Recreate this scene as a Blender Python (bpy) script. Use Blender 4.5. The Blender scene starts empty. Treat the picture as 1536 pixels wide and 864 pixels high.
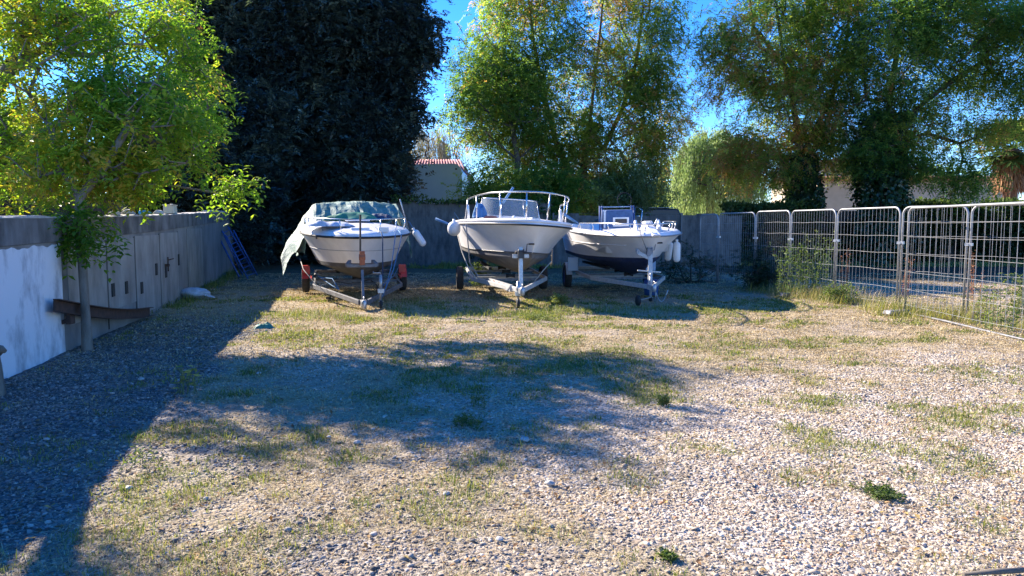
import bpy, bmesh, math, random
import numpy as np
from mathutils import Vector, Matrix
R = math.radians
scn = bpy.context.scene
COL = scn.collection
rng = np.random.default_rng(7)
random.seed(7)

# ---------------------------------------------------------------- camera and placing helpers
CH, F, PIT = 1.6, 1120.0, R(4.8)
cd = bpy.data.cameras.new('camera'); cam = bpy.data.objects.new('camera', cd); COL.objects.link(cam)
cam.location = (0, 0, CH); cam.rotation_euler = (R(90) - PIT, 0, 0)
cd.lens = F / 1536 * 36; cd.sensor_width = 36; cd.clip_start = .05; cd.clip_end = 3000
scn.camera = cam

def W(px, py, Y):
    """point at depth Y seen at photo pixel px, py"""
    u, v = (px - 768) / F, (432 - py) / F
    d = (u, math.cos(PIT) + v * math.sin(PIT), -math.sin(PIT) + v * math.cos(PIT))
    k = Y / d[1]
    return Vector((d[0] * k, Y, CH + d[2] * k))
def G(px, py):
    u, v = (px - 768) / F, (432 - py) / F
    d = (u, math.cos(PIT) + v * math.sin(PIT), -math.sin(PIT) + v * math.cos(PIT))
    k = -CH / d[2]
    return Vector((d[0] * k, d[1] * k, 0))

# ---------------------------------------------------------------- light
AZ, EL = R(52), R(30)
w = bpy.data.worlds.new('World'); scn.world = w; w.use_nodes = True
nt = w.node_tree
sky = nt.nodes.new('ShaderNodeTexSky'); sky.sky_type = 'NISHITA'; sky.sun_disc = False
sky.sun_elevation = EL; sky.sun_rotation = -AZ; sky.air_density = 1.0; sky.dust_density = 0; sky.ozone_density = 6.0; sky.altitude = 1500
hs = nt.nodes.new('ShaderNodeHueSaturation'); hs.inputs['Saturation'].default_value = 1.24; hs.inputs['Hue'].default_value = .512; hs.inputs['Value'].default_value = .86
nt.links.new(sky.outputs[0], hs.inputs['Color']); nt.links.new(hs.outputs[0], nt.nodes['Background'].inputs[0]); nt.nodes['Background'].inputs[1].default_value = .135
sl = bpy.data.lights.new('sun', 'SUN'); sl.energy = 4.7; sl.angle = R(.5); sl.color = (1, .89, .75)
so = bpy.data.objects.new('sun', sl); COL.objects.link(so)
sd = Vector((-math.sin(AZ) * math.cos(EL), math.cos(AZ) * math.cos(EL), math.sin(EL)))
so.rotation_euler = sd.to_track_quat('Z', 'Y').to_euler(); so.location = (-20, 20, 20)
vs = scn.view_settings
vs.view_transform = 'Standard'; vs.look = 'None'; vs.gamma = 1; vs.exposure = 1.7
scn.cycles.max_bounces = 8; scn.cycles.transparent_max_bounces = 8
scn.cycles.use_denoising = True

# ---------------------------------------------------------------- materials
def mat(name, col, rough=.7, var=.15, scale=8, bump=0, metal=0, col2=None, stretch=None, spec=.5, detail=6, sharp=None):
    m = bpy.data.materials.new(name); m.use_nodes = True
    t = m.node_tree; N = t.nodes; L = t.links; b = N['Principled BSDF']
    b.inputs['Roughness'].default_value = rough; b.inputs['Metallic'].default_value = metal
    b.inputs['Specular IOR Level'].default_value = spec
    tc = N.new('ShaderNodeTexCoord'); mp = N.new('ShaderNodeMapping'); L.new(tc.outputs['Object'], mp.inputs[0])
    if stretch: mp.inputs['Scale'].default_value = stretch
    n = N.new('ShaderNodeTexNoise'); n.inputs['Scale'].default_value = scale; n.inputs['Detail'].default_value = detail
    n.inputs['Roughness'].default_value = .65
    L.new(mp.outputs[0], n.inputs[0])
    r = N.new('ShaderNodeValToRGB'); L.new(n.outputs[0], r.inputs[0]); L.new(r.outputs[0], b.inputs['Base Color'])
    c = Vector(col); c2 = Vector(col2) if col2 else c * (1 + var)
    c1 = c if col2 else c * (1 - var)
    lo, hi = sharp or (.3, .7)
    r.color_ramp.elements[0].position = lo; r.color_ramp.elements[1].position = hi
    r.color_ramp.elements[0].color = (*c1, 1); r.color_ramp.elements[1].color = (*c2, 1)
    if bump:
        bp = N.new('ShaderNodeBump'); bp.inputs['Strength'].default_value = .6; bp.inputs['Distance'].default_value = bump
        L.new(n.outputs[0], bp.inputs['Height']); L.new(bp.outputs[0], b.inputs['Normal'])
    return m

def attr_mat(name, stops, rough=.6, transl=0, attr='tint', bump=0, spec=.3, tcol=None):
    """colour ramp over the 'tint' attribute; transl = share of translucency"""
    m = bpy.data.materials.new(name); m.use_nodes = True
    t = m.node_tree; N = t.nodes; L = t.links; b = N['Principled BSDF']
    b.inputs['Roughness'].default_value = rough; b.inputs['Specular IOR Level'].default_value = spec
    a = N.new('ShaderNodeAttribute'); a.attribute_name = attr
    r = N.new('ShaderNodeValToRGB'); L.new(a.outputs['Fac'], r.inputs[0]); L.new(r.outputs[0], b.inputs['Base Color'])
    cr = r.color_ramp
    while len(cr.elements) < len(stops): cr.elements.new(.5)
    for e, (p, c) in zip(cr.elements, stops): e.position = p; e.color = (*c, 1)
    if transl:
        tr = N.new('ShaderNodeBsdfTranslucent'); mx = N.new('ShaderNodeMixShader'); mx.inputs[0].default_value = transl
        g = N.new('ShaderNodeMixRGB'); g.blend_type = 'MULTIPLY'; g.inputs[0].default_value = 1
        g.inputs[2].default_value = (*(tcol or (1.5, 1.5, .7)), 1)
        L.new(r.outputs[0], g.inputs[1]); L.new(g.outputs[0], tr.inputs[0])
        L.new(b.outputs[0], mx.inputs[1]); L.new(tr.outputs[0], mx.inputs[2])
        L.new(mx.outputs[0], N['Material Output'].inputs[0])
    return m

M = {}
M['concrete'] = mat('weathered concrete', (.13, .125, .115), .9, scale=1.7, sharp=(.3, .7), col2=(.30, .29, .27), stretch=(1, 1, .55), bump=.01, detail=12)
M['coping'] = mat('coping concrete', (.07, .066, .06), .95, scale=2.6, sharp=(.36, .66), col2=(.22, .21, .195), stretch=(1, 1, .6), bump=.012, detail=12)
M['render'] = mat('whitewash', (.30, .31, .33), .85, scale=3.2, col2=(.72, .73, .75), stretch=(1, 1, .55), bump=.008, detail=14, sharp=(.30, .52))
M['plate'] = mat('painted steel door', (.15, .142, .13), .7, scale=2.4, sharp=(.3, .68), col2=(.35, .335, .305), stretch=(1, 1, .5), bump=.003, detail=12)
M['dark_gap'] = mat('dark gap', (.03, .03, .028), .9)
M['rust'] = mat('rusted steel', (.03, .02, .017), .85, scale=14, col2=(.095, .05, .035), bump=.004)
M['rust_orange'] = mat('orange rust', (.25, .07, .03), .8, scale=30, col2=(.42, .14, .06))
M['bark'] = mat('grey bark', (.1, .085, .065), .95, scale=9, col2=(.25, .22, .18), stretch=(1, 1, .3), bump=.03, detail=10)
M['dark_bark'] = mat('dark bark', (.04, .033, .027), .95, scale=9, col2=(.12, .1, .08), stretch=(1, 1, .3), bump=.03)
M['red_bark'] = mat('reddish bark', (.08, .045, .03), .95, scale=9, col2=(.2, .12, .085), stretch=(1, 1, .3), bump=.03)
M['galv'] = mat('galvanised steel', (.3, .31, .32), .42, scale=25, col2=(.52, .53, .54), metal=.7)
M['galv_white'] = mat('dull zinc coated steel', (.40, .40, .39), .55, scale=18, col2=(.60, .60, .58), metal=.25)
M['zinc'] = mat('barrier zinc', (.24, .245, .25), .5, scale=12, col2=(.40, .405, .41), metal=.45)
M['steel'] = mat('stainless rail', (.6, .6, .6), .22, .08, metal=.95)
M['gel'] = mat('white gelcoat', (.68, .67, .68), .3, scale=2.2, col2=(.83, .82, .83), stretch=(1, 1, .5), detail=8)
M['gel_grey'] = mat('dulled gelcoat', (.56, .55, .56), .36, scale=2.5, col2=(.76, .745, .75), stretch=(1, 1, .4), detail=10)
M['deck'] = mat('deck gelcoat', (.66, .66, .65), .45, scale=6, col2=(.8, .8, .79))
M['antifoul'] = mat('dark antifouling', (.035, .035, .038), .7, scale=5, col2=(.09, .085, .085))
M['antifoul_grey'] = mat('grey antifouling', (.10, .10, .105), .7, scale=5, col2=(.2, .19, .19))
M['antifoul_blue'] = mat('blue antifouling', (.012, .02, .06), .6, scale=5, col2=(.03, .05, .12))
M['black'] = mat('black rubber', (.018, .018, .018), .75, .2)
M['blackpl'] = mat('black plastic', (.03, .03, .032), .45, .2)
M['tyre'] = mat('tyre rubber', (.025, .024, .023), .9, scale=20, col2=(.06, .055, .05))
M['white'] = mat('white plastic', (.72, .72, .71), .4, .06)
M['grey'] = mat('grey plastic', (.25, .25, .26), .5, .15)
M['dullsteel'] = mat('dull dirty steel', (.10, .10, .11), .6, scale=9, col2=(.26, .26, .27), metal=.4)
M['red'] = mat('red plastic', (.5, .035, .025), .4, .15)
M['bluepaint'] = mat('blue paint', (.02, .06, .2), .55, scale=12, col2=(.04, .12, .34))
M['bluecanvas'] = mat('blue canvas', (.05, .11, .24), .85, .25, scale=6)
M['bluestrap'] = mat('blue webbing', (.02, .045, .10), .8, .2)
M['rope'] = mat('blue rope', (.08, .2, .38), .8, .25, scale=60)
M['whiterope'] = mat('pale rope', (.45, .44, .4), .9, .15, scale=60)
M['tarp'] = mat('green tarpaulin', (.05, .14, .105), .62, scale=4.5, col2=(.22, .32, .275), bump=.05, detail=8)
M['tarpg'] = mat('green tarpaulin back', (.02, .13, .07), .5, scale=3, col2=(.05, .22, .13))
M['timber'] = mat('dark timber', (.022, .018, .016), .9, scale=10, col2=(.06, .048, .04), stretch=(1, 1, .15))
M['screen'] = mat('brown reed screen', (.06, .054, .05), .9, scale=5, col2=(.21, .185, .16), stretch=(1, 1, .35), bump=.01)
M['wire'] = mat('fence wire', (.13, .13, .13), .5, .1, metal=.5)
M['greywall'] = mat('shed cladding', (.07, .075, .08), .8, scale=3, col2=(.12, .125, .13))
M['beige'] = mat('beige render', (.50, .40, .29), .9, scale=2, col2=(.60, .49, .36), bump=.01)
M['tile'] = mat('clay tile', (.36, .15, .09), .85, scale=7, col2=(.55, .28, .18), bump=.02)
M['redtile'] = mat('pink red tile', (.36, .15, .14), .85, scale=7, col2=(.5, .27, .25), bump=.02)
M['caravan'] = mat('caravan panel', (.32, .46, .62), .4, scale=1.2, col2=(.38, .52, .68))
M['carpaint'] = mat('dark car paint', (.03, .035, .045), .3, .1, metal=.4)
M['greenbox'] = mat('green steel', (.02, .13, .10), .6, scale=5, col2=(.04, .2, .16))
M['sack'] = mat('white woven plastic', (.5, .53, .58), .5, .2, scale=9, bump=.02)
M['stone'] = mat('limestone', (.3, .28, .25), .9, scale=9, col2=(.55, .52, .47), bump=.01)
M['wood'] = mat('grey dead wood', (.07, .06, .05), .9, scale=10, col2=(.2, .17, .14), stretch=(.2, 1, 1), bump=.01)
M['cream'] = mat('cream plastic', (.55, .5, .38), .5, .1)
M['orange'] = mat('faded orange', (.6, .18, .1), .5, .1)
g = bpy.data.materials.new('smoked acrylic'); g.use_nodes = True
b = g.node_tree.nodes['Principled BSDF']; b.inputs['Base Color'].default_value = (.45, .5, .53, 1); b.inputs['Roughness'].default_value = .12
b.inputs['Alpha'].default_value = .42
M['acrylic'] = g
g = bpy.data.materials.new('window glass'); g.use_nodes = True
b = g.node_tree.nodes['Principled BSDF']; b.inputs['Base Color'].default_value = (.03, .04, .05, 1); b.inputs['Roughness'].default_value = .08
M['glass'] = g

# ---------------------------------------------------------------- object helpers
def tag(o, label=None, cat=None, group=None, kind=None):
    if label: o['label'] = label
    if cat: o['category'] = cat
    if group: o['group'] = group
    if kind: o['kind'] = kind
    return o
def thing(name, label, cat, loc=(0, 0, 0), rz=0, group=None, rot=None):
    o = bpy.data.objects.new(name, None); COL.objects.link(o)
    o.location = loc; o.rotation_euler = rot or (0, 0, rz); o.empty_display_size = .2
    return tag(o, label, cat, group)

class MB:
    """collects shapes; build() links them as one mesh object"""
    def __init__(s): s.v = []; s.f = []; s.smooth = []
    def add(s, v, f, sm=False):
        k = len(s.v); s.v += [tuple(p) for p in v]; s.f += [tuple(i + k for i in q) for q in f]; s.smooth += [sm] * len(f); return s
    def box(s, c, d, rot=None, taper=1):
        x, y, z = [a / 2 for a in d]
        P = [Vector((i * x * (taper if k > 0 else 1), j * y * (taper if k > 0 else 1), k * z)) for k in (-1, 1) for j in (-1, 1) for i in (-1, 1)]
        if rot is not None: P = [rot @ p for p in P]
        P = [p + Vector(c) for p in P]
        return s.add(P, [(0, 2, 3, 1), (4, 5, 7, 6), (0, 1, 5, 4), (2, 6, 7, 3), (0, 4, 6, 2), (1, 3, 7, 5)])
    def bar(s, a, b, w_, h_, up=(0, 0, 1)):
        a, b = Vector(a), Vector(b); d = (b - a); L = d.length; x = d.normalized()
        y = Vector(up).cross(x).normalized(); z = x.cross(y)
        m = Matrix((x, y, z)).transposed()
        return s.box((a + b) / 2, (L, w_, h_), m)
    def tube(s, pts, r, n=8, closed=False, cap=True):
        pts = [Vector(p) for p in pts]; N = len(pts)
        rs = r if isinstance(r, (list, tuple)) else [r] * N
        V = []; up = None
        for i, p in enumerate(pts):
            a = pts[(i - 1) % N] if (closed or i) else p
            c = pts[(i + 1) % N] if (closed or i < N - 1) else p
            t = (c - a).normalized() if (c - a).length > 1e-9 else Vector((0, 0, 1))
            if up is None:
                up = Vector((0, 0, 1)) if abs(t.z) < .9 else Vector((1, 0, 0))
            u = (up - t * up.dot(t)); u = u.normalized() if u.length > 1e-6 else t.orthogonal().normalized(); up = u
            q = t.cross(u)
            for k in range(n):
                th = 2 * math.pi * k / n
                V.append(p + (u * math.cos(th) + q * math.sin(th)) * rs[i])
        Fc = []
        for i in range(N if closed else N - 1):
            j = (i + 1) % N
            for k in range(n):
                l = (k + 1) % n
                Fc.append((i * n + k, i * n + l, j * n + l, j * n + k))
        s.add(V, Fc, True)
        if cap and not closed:
            s.add([V[k] for k in range(n)], [tuple(range(n))[::-1]]); s.add([V[(N - 1) * n + k] for k in range(n)], [tuple(range(n))])
        return s
    def lathe(s, prof, c=(0, 0, 0), axis='Z', n=24, rot=None):
        V = []
        for r_, h in prof:
            for k in range(n):
                th = 2 * math.pi * k / n
                p = Vector((r_ * math.cos(th), r_ * math.sin(th), h))
                if axis == 'Y': p = Vector((p.x, p.z, p.y))
                if axis == 'X': p = Vector((p.z, p.x, p.y))
                if rot is not None: p = rot @ p
                V.append(p + Vector(c))
        Fc = [(i * n + k, i * n + (k + 1) % n, (i + 1) * n + (k + 1) % n, (i + 1) * n + k) for i in range(len(prof) - 1) for k in range(n)]
        return s.add(V, Fc, True)
    def build(s, name, m, parent=None, bevel=0, loc=None, sub=0):
        me = bpy.data.meshes.new(name); me.from_pydata(s.v, [], s.f); me.materials.append(M[m] if isinstance(m, str) else m)
        me.polygons.foreach_set('use_smooth', s.smooth); me.update()
        bm = bmesh.new(); bm.from_mesh(me); bmesh.ops.remove_doubles(bm, verts=bm.verts, dist=1e-5)
        bmesh.ops.recalc_face_normals(bm, faces=bm.faces); bm.to_mesh(me); bm.free()
        o = bpy.data.objects.new(name, me); COL.objects.link(o)
        if parent: o.parent = parent
        if loc: o.location = loc
        if bevel:
            md = o.modifiers.new('bevel', 'BEVEL'); md.width = bevel; md.segments = 2; md.limit_method = 'ANGLE'
        return o

def npmesh(name, V, Fc, m, tint=None, parent=None, smooth=False):
    """V (n,3), Fc (k,3) or (k,4) numpy"""
    me = bpy.data.meshes.new(name); V = np.asarray(V, np.float32); Fc = np.asarray(Fc, np.int32); k, c = Fc.shape
    me.vertices.add(len(V)); me.vertices.foreach_set('co', V.ravel())
    me.loops.add(k * c); me.loops.foreach_set('vertex_index', Fc.ravel())
    me.polygons.add(k); me.polygons.foreach_set('loop_start', np.arange(k, dtype=np.int32) * c)
    me.polygons.foreach_set('loop_total', np.full(k, c, np.int32))
    me.update(calc_edges=True)
    if smooth: me.polygons.foreach_set('use_smooth', np.ones(k, bool))
    if tint is not None:
        if not isinstance(tint, dict): tint = {'tint': tint}
        for kk, t in tint.items():
            dom = 'FACE' if len(t) == k else 'POINT'
            a = me.attributes.new(kk, 'FLOAT', dom); a.data.foreach_set('value', np.asarray(t, np.float32))
    me.materials.append(M[m] if isinstance(m, str) else m)
    o = bpy.data.objects.new(name, me); COL.objects.link(o)
    if parent: o.parent = parent
    return o

# ---------------------------------------------------------------- noise
_lat = np.random.default_rng(99).random((256, 256))
def vnoise(x, y):
    xi = np.floor(x).astype(int); yi = np.floor(y).astype(int); fx = x - xi; fy = y - yi
    fx = fx * fx * (3 - 2 * fx); fy = fy * fy * (3 - 2 * fy)
    g = lambda a, b: _lat[a % 256, b % 256]
    return (g(xi, yi) * (1 - fx) + g(xi + 1, yi) * fx) * (1 - fy) + (g(xi, yi + 1) * (1 - fx) + g(xi + 1, yi + 1) * fx) * fy
def fbm(x, y, o=4, seed=0):
    t = 0; a = .5; s = 0
    for i in range(o):
        t = t + a * vnoise(x * 2 ** i + seed * 17.3 + i * 31, y * 2 ** i + seed * 9.1 + i * 57); s += a; a *= .55
    return t / s
sm = lambda a, b, x: np.clip((x - a) / (b - a), 0, 1) ** 2 * (3 - 2 * np.clip((x - a) / (b - a), 0, 1))

# ---------------------------------------------------------------- ground cover masks (world X, Y)
def ell(X, Y, px, py, rx, ry):
    c = G(px, py); l = G(px - rx, py); n = G(px, py + ry); fa = G(px, py - ry)
    ax = abs(c.x - l.x); ay = (fa.y - n.y) / 2
    return np.exp(-(((X - c.x) / ax) ** 2 + ((Y - (fa.y + n.y) / 2) / ay) ** 2) ** 1.3)
WALLP = [(-4.3, 3.4), (-5.25, 7.66), (-5.66, 9.43), (-6.75, 14.3), (-8.4, 20.8), (-10.1, 27.2)]
def wallx(Y): return np.interp(Y, [p[1] for p in WALLP], [p[0] for p in WALLP])
GREEN = [(230, 735, 120, 40, .8), (400, 670, 70, 22, .7), (530, 688, 50, 14, .6), (700, 545, 110, 18, .9), (850, 545, 130, 18, .8), (965, 590, 60, 26, .8),
         (690, 578, 50, 14, .7), (580, 320 + 440 - 170, 60, 12, .5), (1210, 655, 40, 18, .9), (1290, 678, 50, 16, .7), (1420, 690, 90, 36, .55), (1240, 600, 50, 12, .7), (1400, 615, 60, 16, .7), (1500, 610, 50, 12, .7),
         (1460, 640, 60, 12, .6), (430, 508, 60, 9, .8), (810, 475, 50, 12, 1), (500, 520, 120, 8, .5), (610, 500, 120, 8, .4), (1060, 465, 60, 7, .8), (1160, 455, 60, 9, .7), (1300, 510, 60, 8, .6), (1200, 515, 60, 7, .5),
         (580, 755, 70, 18, .5), (200, 830, 120, 30, .5), (380, 820, 90, 30, .55), (490, 790, 60, 16, .4), (60, 680, 120, 40, .6), (880, 640, 40, 10, .5), (750, 520, 160, 8, .4), (350, 780, 60, 14, .4), (1480, 560, 70, 12, .5), (1020, 520, 120, 10, .35), (130, 600, 90, 12, .2)]
def masks(X, Y):
    n1 = fbm(X * .55, Y * .55, 4, 1); n2 = fbm(X * 1.7, Y * 1.7, 4, 2); n3 = fbm(X * 4.2, Y * 4.2, 3, 3)
    edge = -1.95 - .185 * (Y - 1.5)                      # gravel beside the wall, up to its shadow edge; shade is painted darker
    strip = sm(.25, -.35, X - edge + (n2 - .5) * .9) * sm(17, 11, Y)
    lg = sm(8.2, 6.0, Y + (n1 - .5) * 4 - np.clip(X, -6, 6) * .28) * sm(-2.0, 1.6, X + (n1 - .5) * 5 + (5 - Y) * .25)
    lg = np.maximum(lg, .75 * sm(.46, .62, n1) * sm(13, 9, Y))
    gg = sm(6.0, 4.2, Y + (n1 - .5) * 3) * (1 - lg) * sm(.35, .6, n2 + .1)   # grey crushed stone, near left
    green = 0
    for px, py, rx, ry, s in GREEN: green = np.maximum(green, s * ell(X, Y, px, py, rx, ry))
    green = green * sm(.25, .55, n3 * .6 + n2 * .4) * 1.35
    green = np.maximum(green, sm(.53, .68, n2) * .7 * (1 - .45 * lg)) * (1 - .6 * strip)
    band = sm(7.0, 9, Y) * sm(26, 20, Y)
    dry = np.clip(sm(.34, .54, n2 * .6 + n1 * .4) * (1 - .62 * lg) * (1 - .75 * strip) + .45 * band * sm(.3, .6, n3), 0, 1)
    far = sm(17, 22, Y)
    gravel = np.clip(np.maximum(np.maximum(strip, lg * sm(.16, .42, n3 * .5 + n2 * .5 + .1)), gg), 0, 1) * (1 - .55 * np.clip(green, 0, 1))
    # plot beyond the right fence: pale bare stony ground
    plot = sm(0, .8, X - (7.3 + (13.8 - Y) * .2)) * sm(12, 14, Y)
    dark = np.clip(np.maximum(strip, .7 * gg), 0, 1)  # wall shadow painted as darker gravel, plus the grey crushed stone
    shade_tint = sm(20.5, 22.5, Y + (n2 - .5) * 2) * np.maximum(sm(6.5, 7.5, X) * sm(31, 29.5, Y + (n2 - .5)), .75 * sm(7.2, 6.2, X)) ; shade_tint = np.maximum(shade_tint, .6 * sm(15.5, 19.5, Y + (n1 - .5) * 4) * sm(6.8, 6.0, X))  # tree shade painted as darker ground behind the boats and in the plot
    return dict(shade_tint=shade_tint, gravel=gravel, green=np.clip(green, 0, 1), dry=dry, dark=dark, plot=plot, lime=lg)

def ground():
    def axis(segs):
        o = [segs[0][0]]
        for a, b, st in segs:
            k = max(1, int(round((b - a) / st))); o += list(a + (b - a) * (np.arange(k) + 1) / k)
        return np.array(o)
    xs = axis([(-600, -100, 60), (-100, -30, 8), (-30, -12, 1), (-12, -7, .25), (-7, 7, .06), (7, 14, .12), (14, 30, 1), (30, 100, 8), (100, 600, 60)])
    ys = axis([(-200, -20, 30), (-20, 1, 1.2), (1, 2.6, .2), (2.6, 9, .055), (9, 16, .09), (16, 30, .25), (30, 60, 2), (60, 200, 12), (200, 1200, 80)])
    X, Y = np.meshgrid(xs, ys); k = masks(X, Y)
    near = sm(40, 16, np.hypot(X, Y))
    Z = near * ((fbm(X * .5, Y * .5, 3, 5) - .5) * .10 + (fbm(X * 3, Y * 3, 4, 6) - .5) * .035 + (fbm(X * 11, Y * 11, 3, 8) - .5) * .02 * sm(14, 8, Y))
    Z = Z - .006
    V = np.stack([X, Y, Z], -1).reshape(-1, 3); nx = len(xs)
    i = (np.arange(len(ys) - 1)[:, None] * nx + np.arange(nx - 1)[None]).ravel()
    Fc = np.stack([i, i + 1, i + nx + 1, i + nx], 1)
    m = bpy.data.materials.new('stony dry ground'); m.use_nodes = True; t = m.node_tree; N = t.nodes; L = t.links; b = N['Principled BSDF']
    b.inputs['Roughness'].default_value = .95; b.inputs['Specular IOR Level'].default_value = .2
    tc = N.new('ShaderNodeTexCoord')
    def noise(s, d=6, vec=None):
        n = N.new('ShaderNodeTexNoise'); n.inputs['Scale'].default_value = s; n.inputs['Detail'].default_value = d; n.inputs['Roughness'].default_value = .7
        L.new(vec or tc.outputs['Object'], n.inputs[0]); return n.outputs[0]
    def ramp(src, stops):
        r = N.new('ShaderNodeValToRGB'); L.new(src, r.inputs[0]); cr = r.color_ramp
        while len(cr.elements) < len(stops): cr.elements.new(.5)
        for e, (p, c) in zip(cr.elements, stops): e.position = p; e.color = (*c, 1)
        return r.outputs[0]
    def mix(f, a, c):
        x = N.new('ShaderNodeMixRGB'); L.new(f, x.inputs[0]) if not isinstance(f, float) else None
        if isinstance(f, float): x.inputs[0].default_value = f
        L.new(a, x.inputs[1]); L.new(c, x.inputs[2]); return x.outputs[0]
    def at(n):
        a = N.new('ShaderNodeAttribute'); a.attribute_name = n; return a.outputs['Fac']
    dirt = ramp(noise(7, 12), [(.28, (.17, .13, .09)), (.5, (.34, .27, .19)), (.72, (.50, .42, .32))])
    straw = ramp(noise(38, 10), [(.3, (.19, .145, .08)), (.5, (.42, .335, .20)), (.7, (.64, .53, .35))])
    grn = ramp(noise(30, 8), [(.3, (.09, .085, .03)), (.7, (.24, .23, .08))])
    vo = N.new('ShaderNodeTexVoronoi'); vo.inputs['Scale'].default_value = 38; L.new(tc.outputs['Object'], vo.inputs[0])
    sep = N.new('ShaderNodeSeparateColor'); L.new(vo.outputs['Color'], sep.inputs[0])
    lime = ramp(sep.outputs[0], [(0, (.22, .17, .12)), (.35, (.42, .345, .265)), (.7, (.54, .465, .375)), (.95, (.68, .62, .54))])
    slate = ramp(sep.outputs[1], [(0, (.05, .052, .055)), (.5, (.13, .13, .13)), (.85, (.22, .21, .2)), (1, (.34, .33, .31))])  # grey stone; beside the wall its darkness is painted wall shadow
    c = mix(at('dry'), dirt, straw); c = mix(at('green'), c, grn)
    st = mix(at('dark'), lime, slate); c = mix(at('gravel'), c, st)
    pl = ramp(noise(2.5, 12), [(.3, (.26, .21, .15)), (.5, (.42, .35, .28)), (.7, (.56, .50, .43))]); c = mix(at('plot'), c, pl); c = mix(at('shade_tint'), c, ramp(noise(9, 10), [(.3, (.035, .028, .02)), (.7, (.11, .085, .055))]))  # pale plot, then tree shade painted over the ground colour
    L.new(c, b.inputs['Base Color'])
    bp = N.new('ShaderNodeBump'); bp.inputs['Strength'].default_value = .8; bp.inputs['Distance'].default_value = .02
    ad = N.new('ShaderNodeMath'); ad.operation = 'SUBTRACT'; L.new(noise(24, 8), ad.inputs[0]); L.new(vo.outputs['Distance'], ad.inputs[1])
    L.new(ad.outputs[0], bp.inputs['Height']); L.new(bp.outputs[0], b.inputs['Normal'])
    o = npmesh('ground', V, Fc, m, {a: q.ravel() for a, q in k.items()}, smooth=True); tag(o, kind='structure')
    return xs, ys, Z
GX, GY, GZ = ground()
def gz(X, Y):
    ix = np.clip(np.searchsorted(GX, X) - 1, 0, len(GX) - 2); iy = np.clip(np.searchsorted(GY, Y) - 1, 0, len(GY) - 2)
    fx = (X - GX[ix]) / (GX[ix + 1] - GX[ix]); fy = (Y - GY[iy]) / (GY[iy + 1] - GY[iy])
    return (GZ[iy, ix] * (1 - fx) + GZ[iy, ix + 1] * fx) * (1 - fy) + (GZ[iy + 1, ix] * (1 - fx) + GZ[iy + 1, ix + 1] * fx) * fy

def scatter(n, y0, y1, power=2.0, margin=.9):
    """random points in the view wedge, denser near the camera"""
    u = rng.random(n); Y = (y0 ** (2 - power) + u * (y1 ** (2 - power) - y0 ** (2 - power))) ** (1 / (2 - power)) if power != 2 else y0 * (y1 / y0) ** u
    X = (rng.random(n) * 2 - 1) * (Y * .70 + margin)
    ok = X > wallx(Y) + .08
    return X[ok], Y[ok]

# unit stone
phi = (1 + 5 ** .5) / 2
IV = np.array([(-1, phi, 0), (1, phi, 0), (-1, -phi, 0), (1, -phi, 0), (0, -1, phi), (0, 1, phi), (0, -1, -phi), (0, 1, -phi), (phi, 0, -1), (phi, 0, 1), (-phi, 0, -1), (-phi, 0, 1)]) / math.hypot(1, phi)
IF = np.array([(0, 11, 5), (0, 5, 1), (0, 1, 7), (0, 7, 10), (0, 10, 11), (1, 5, 9), (5, 11, 4), (11, 10, 2), (10, 7, 6), (7, 1, 8), (3, 9, 4), (3, 4, 2), (3, 2, 6), (3, 6, 8), (3, 8, 9), (4, 9, 5), (2, 4, 11), (6, 2, 10), (8, 6, 7), (9, 8, 1)])
def rotz(V, a):
    c, s = np.cos(a)[:, None], np.sin(a)[:, None]
    return np.stack([V[..., 0] * c - V[..., 1] * s, V[..., 0] * s + V[..., 1] * c, V[..., 2]], -1)
def stones(name, X, Y, size, tint, m, flat=.48, parent=None):
    n = len(X); V = IV[None] * (1 + (rng.random((n, 12, 1)) - .5) * .5)
    sc = np.stack([1 + (rng.random(n) - .5) * .7, .8 + (rng.random(n) - .5) * .5, flat * (.7 + .6 * rng.random(n))], -1)
    V = V * sc[:, None] * size[:, None, None]
    # tilt then spin
    a = (rng.random(n) - .5) * 1.2; c, s = np.cos(a)[:, None], np.sin(a)[:, None]
    V = np.stack([V[..., 0], V[..., 1] * c - V[..., 2] * s, V[..., 1] * s + V[..., 2] * c], -1)
    V = rotz(V, rng.random(n) * 6.28)
    V = V + np.stack([X, Y, gz(X, Y) + size * flat * .45], -1)[:, None]
    Fc = IF[None] + (np.arange(n) * 12)[:, None, None]
    return npmesh(name, V.reshape(-1, 3), Fc.reshape(-1, 3), m, np.repeat(tint, 20), parent)

limem = attr_mat('limestone chips', [(0, (.20, .155, .11)), (.2, (.35, .28, .205)), (.5, (.46, .38, .29)), (.8, (.57, .49, .39)), (.93, (.67, .60, .50)), (.95, (.40, .17, .09)), (.98, (.45, .3, .14)), (1, (.3, .2, .2))], .85, spec=.3)
grey_shadem = attr_mat('grey stone and painted shade', [(0, (.09, .08, .07)), (.5, (.20, .18, .16)), (.85, (.31, .28, .24)), (1, (.47, .43, .37))], .85, spec=.3)  # grey chips, also used to paint the shadow beside the wall
X, Y = scatter(400000, 2.9, 13, 1.15); k = masks(X, Y)
keep = rng.random(len(X)) < (.05 + .62 * k['gravel'] * (.45 + .55 * np.clip(fbm(X * 2.3, Y * 2.3, 3, 41) * 2.4 - .5, 0, 1)) * (1 - .6 * k['green']) * (1 - .45 * k['dry'])); X, Y = X[keep], Y[keep]; dk = k['dark'][keep]
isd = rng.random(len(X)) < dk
sz = .004 + .0068 * rng.random(len(X)) ** 1.8 + .009 * (rng.random(len(X)) < .025)
sz *= 1 + .05 * np.clip(Y - 4, 0, 8)
o = stones('pale_gravel', X[~isd], Y[~isd], sz[~isd], np.clip(rng.random((~isd).sum()), 0, 1), limem); tag(o, kind='stuff')
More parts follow.
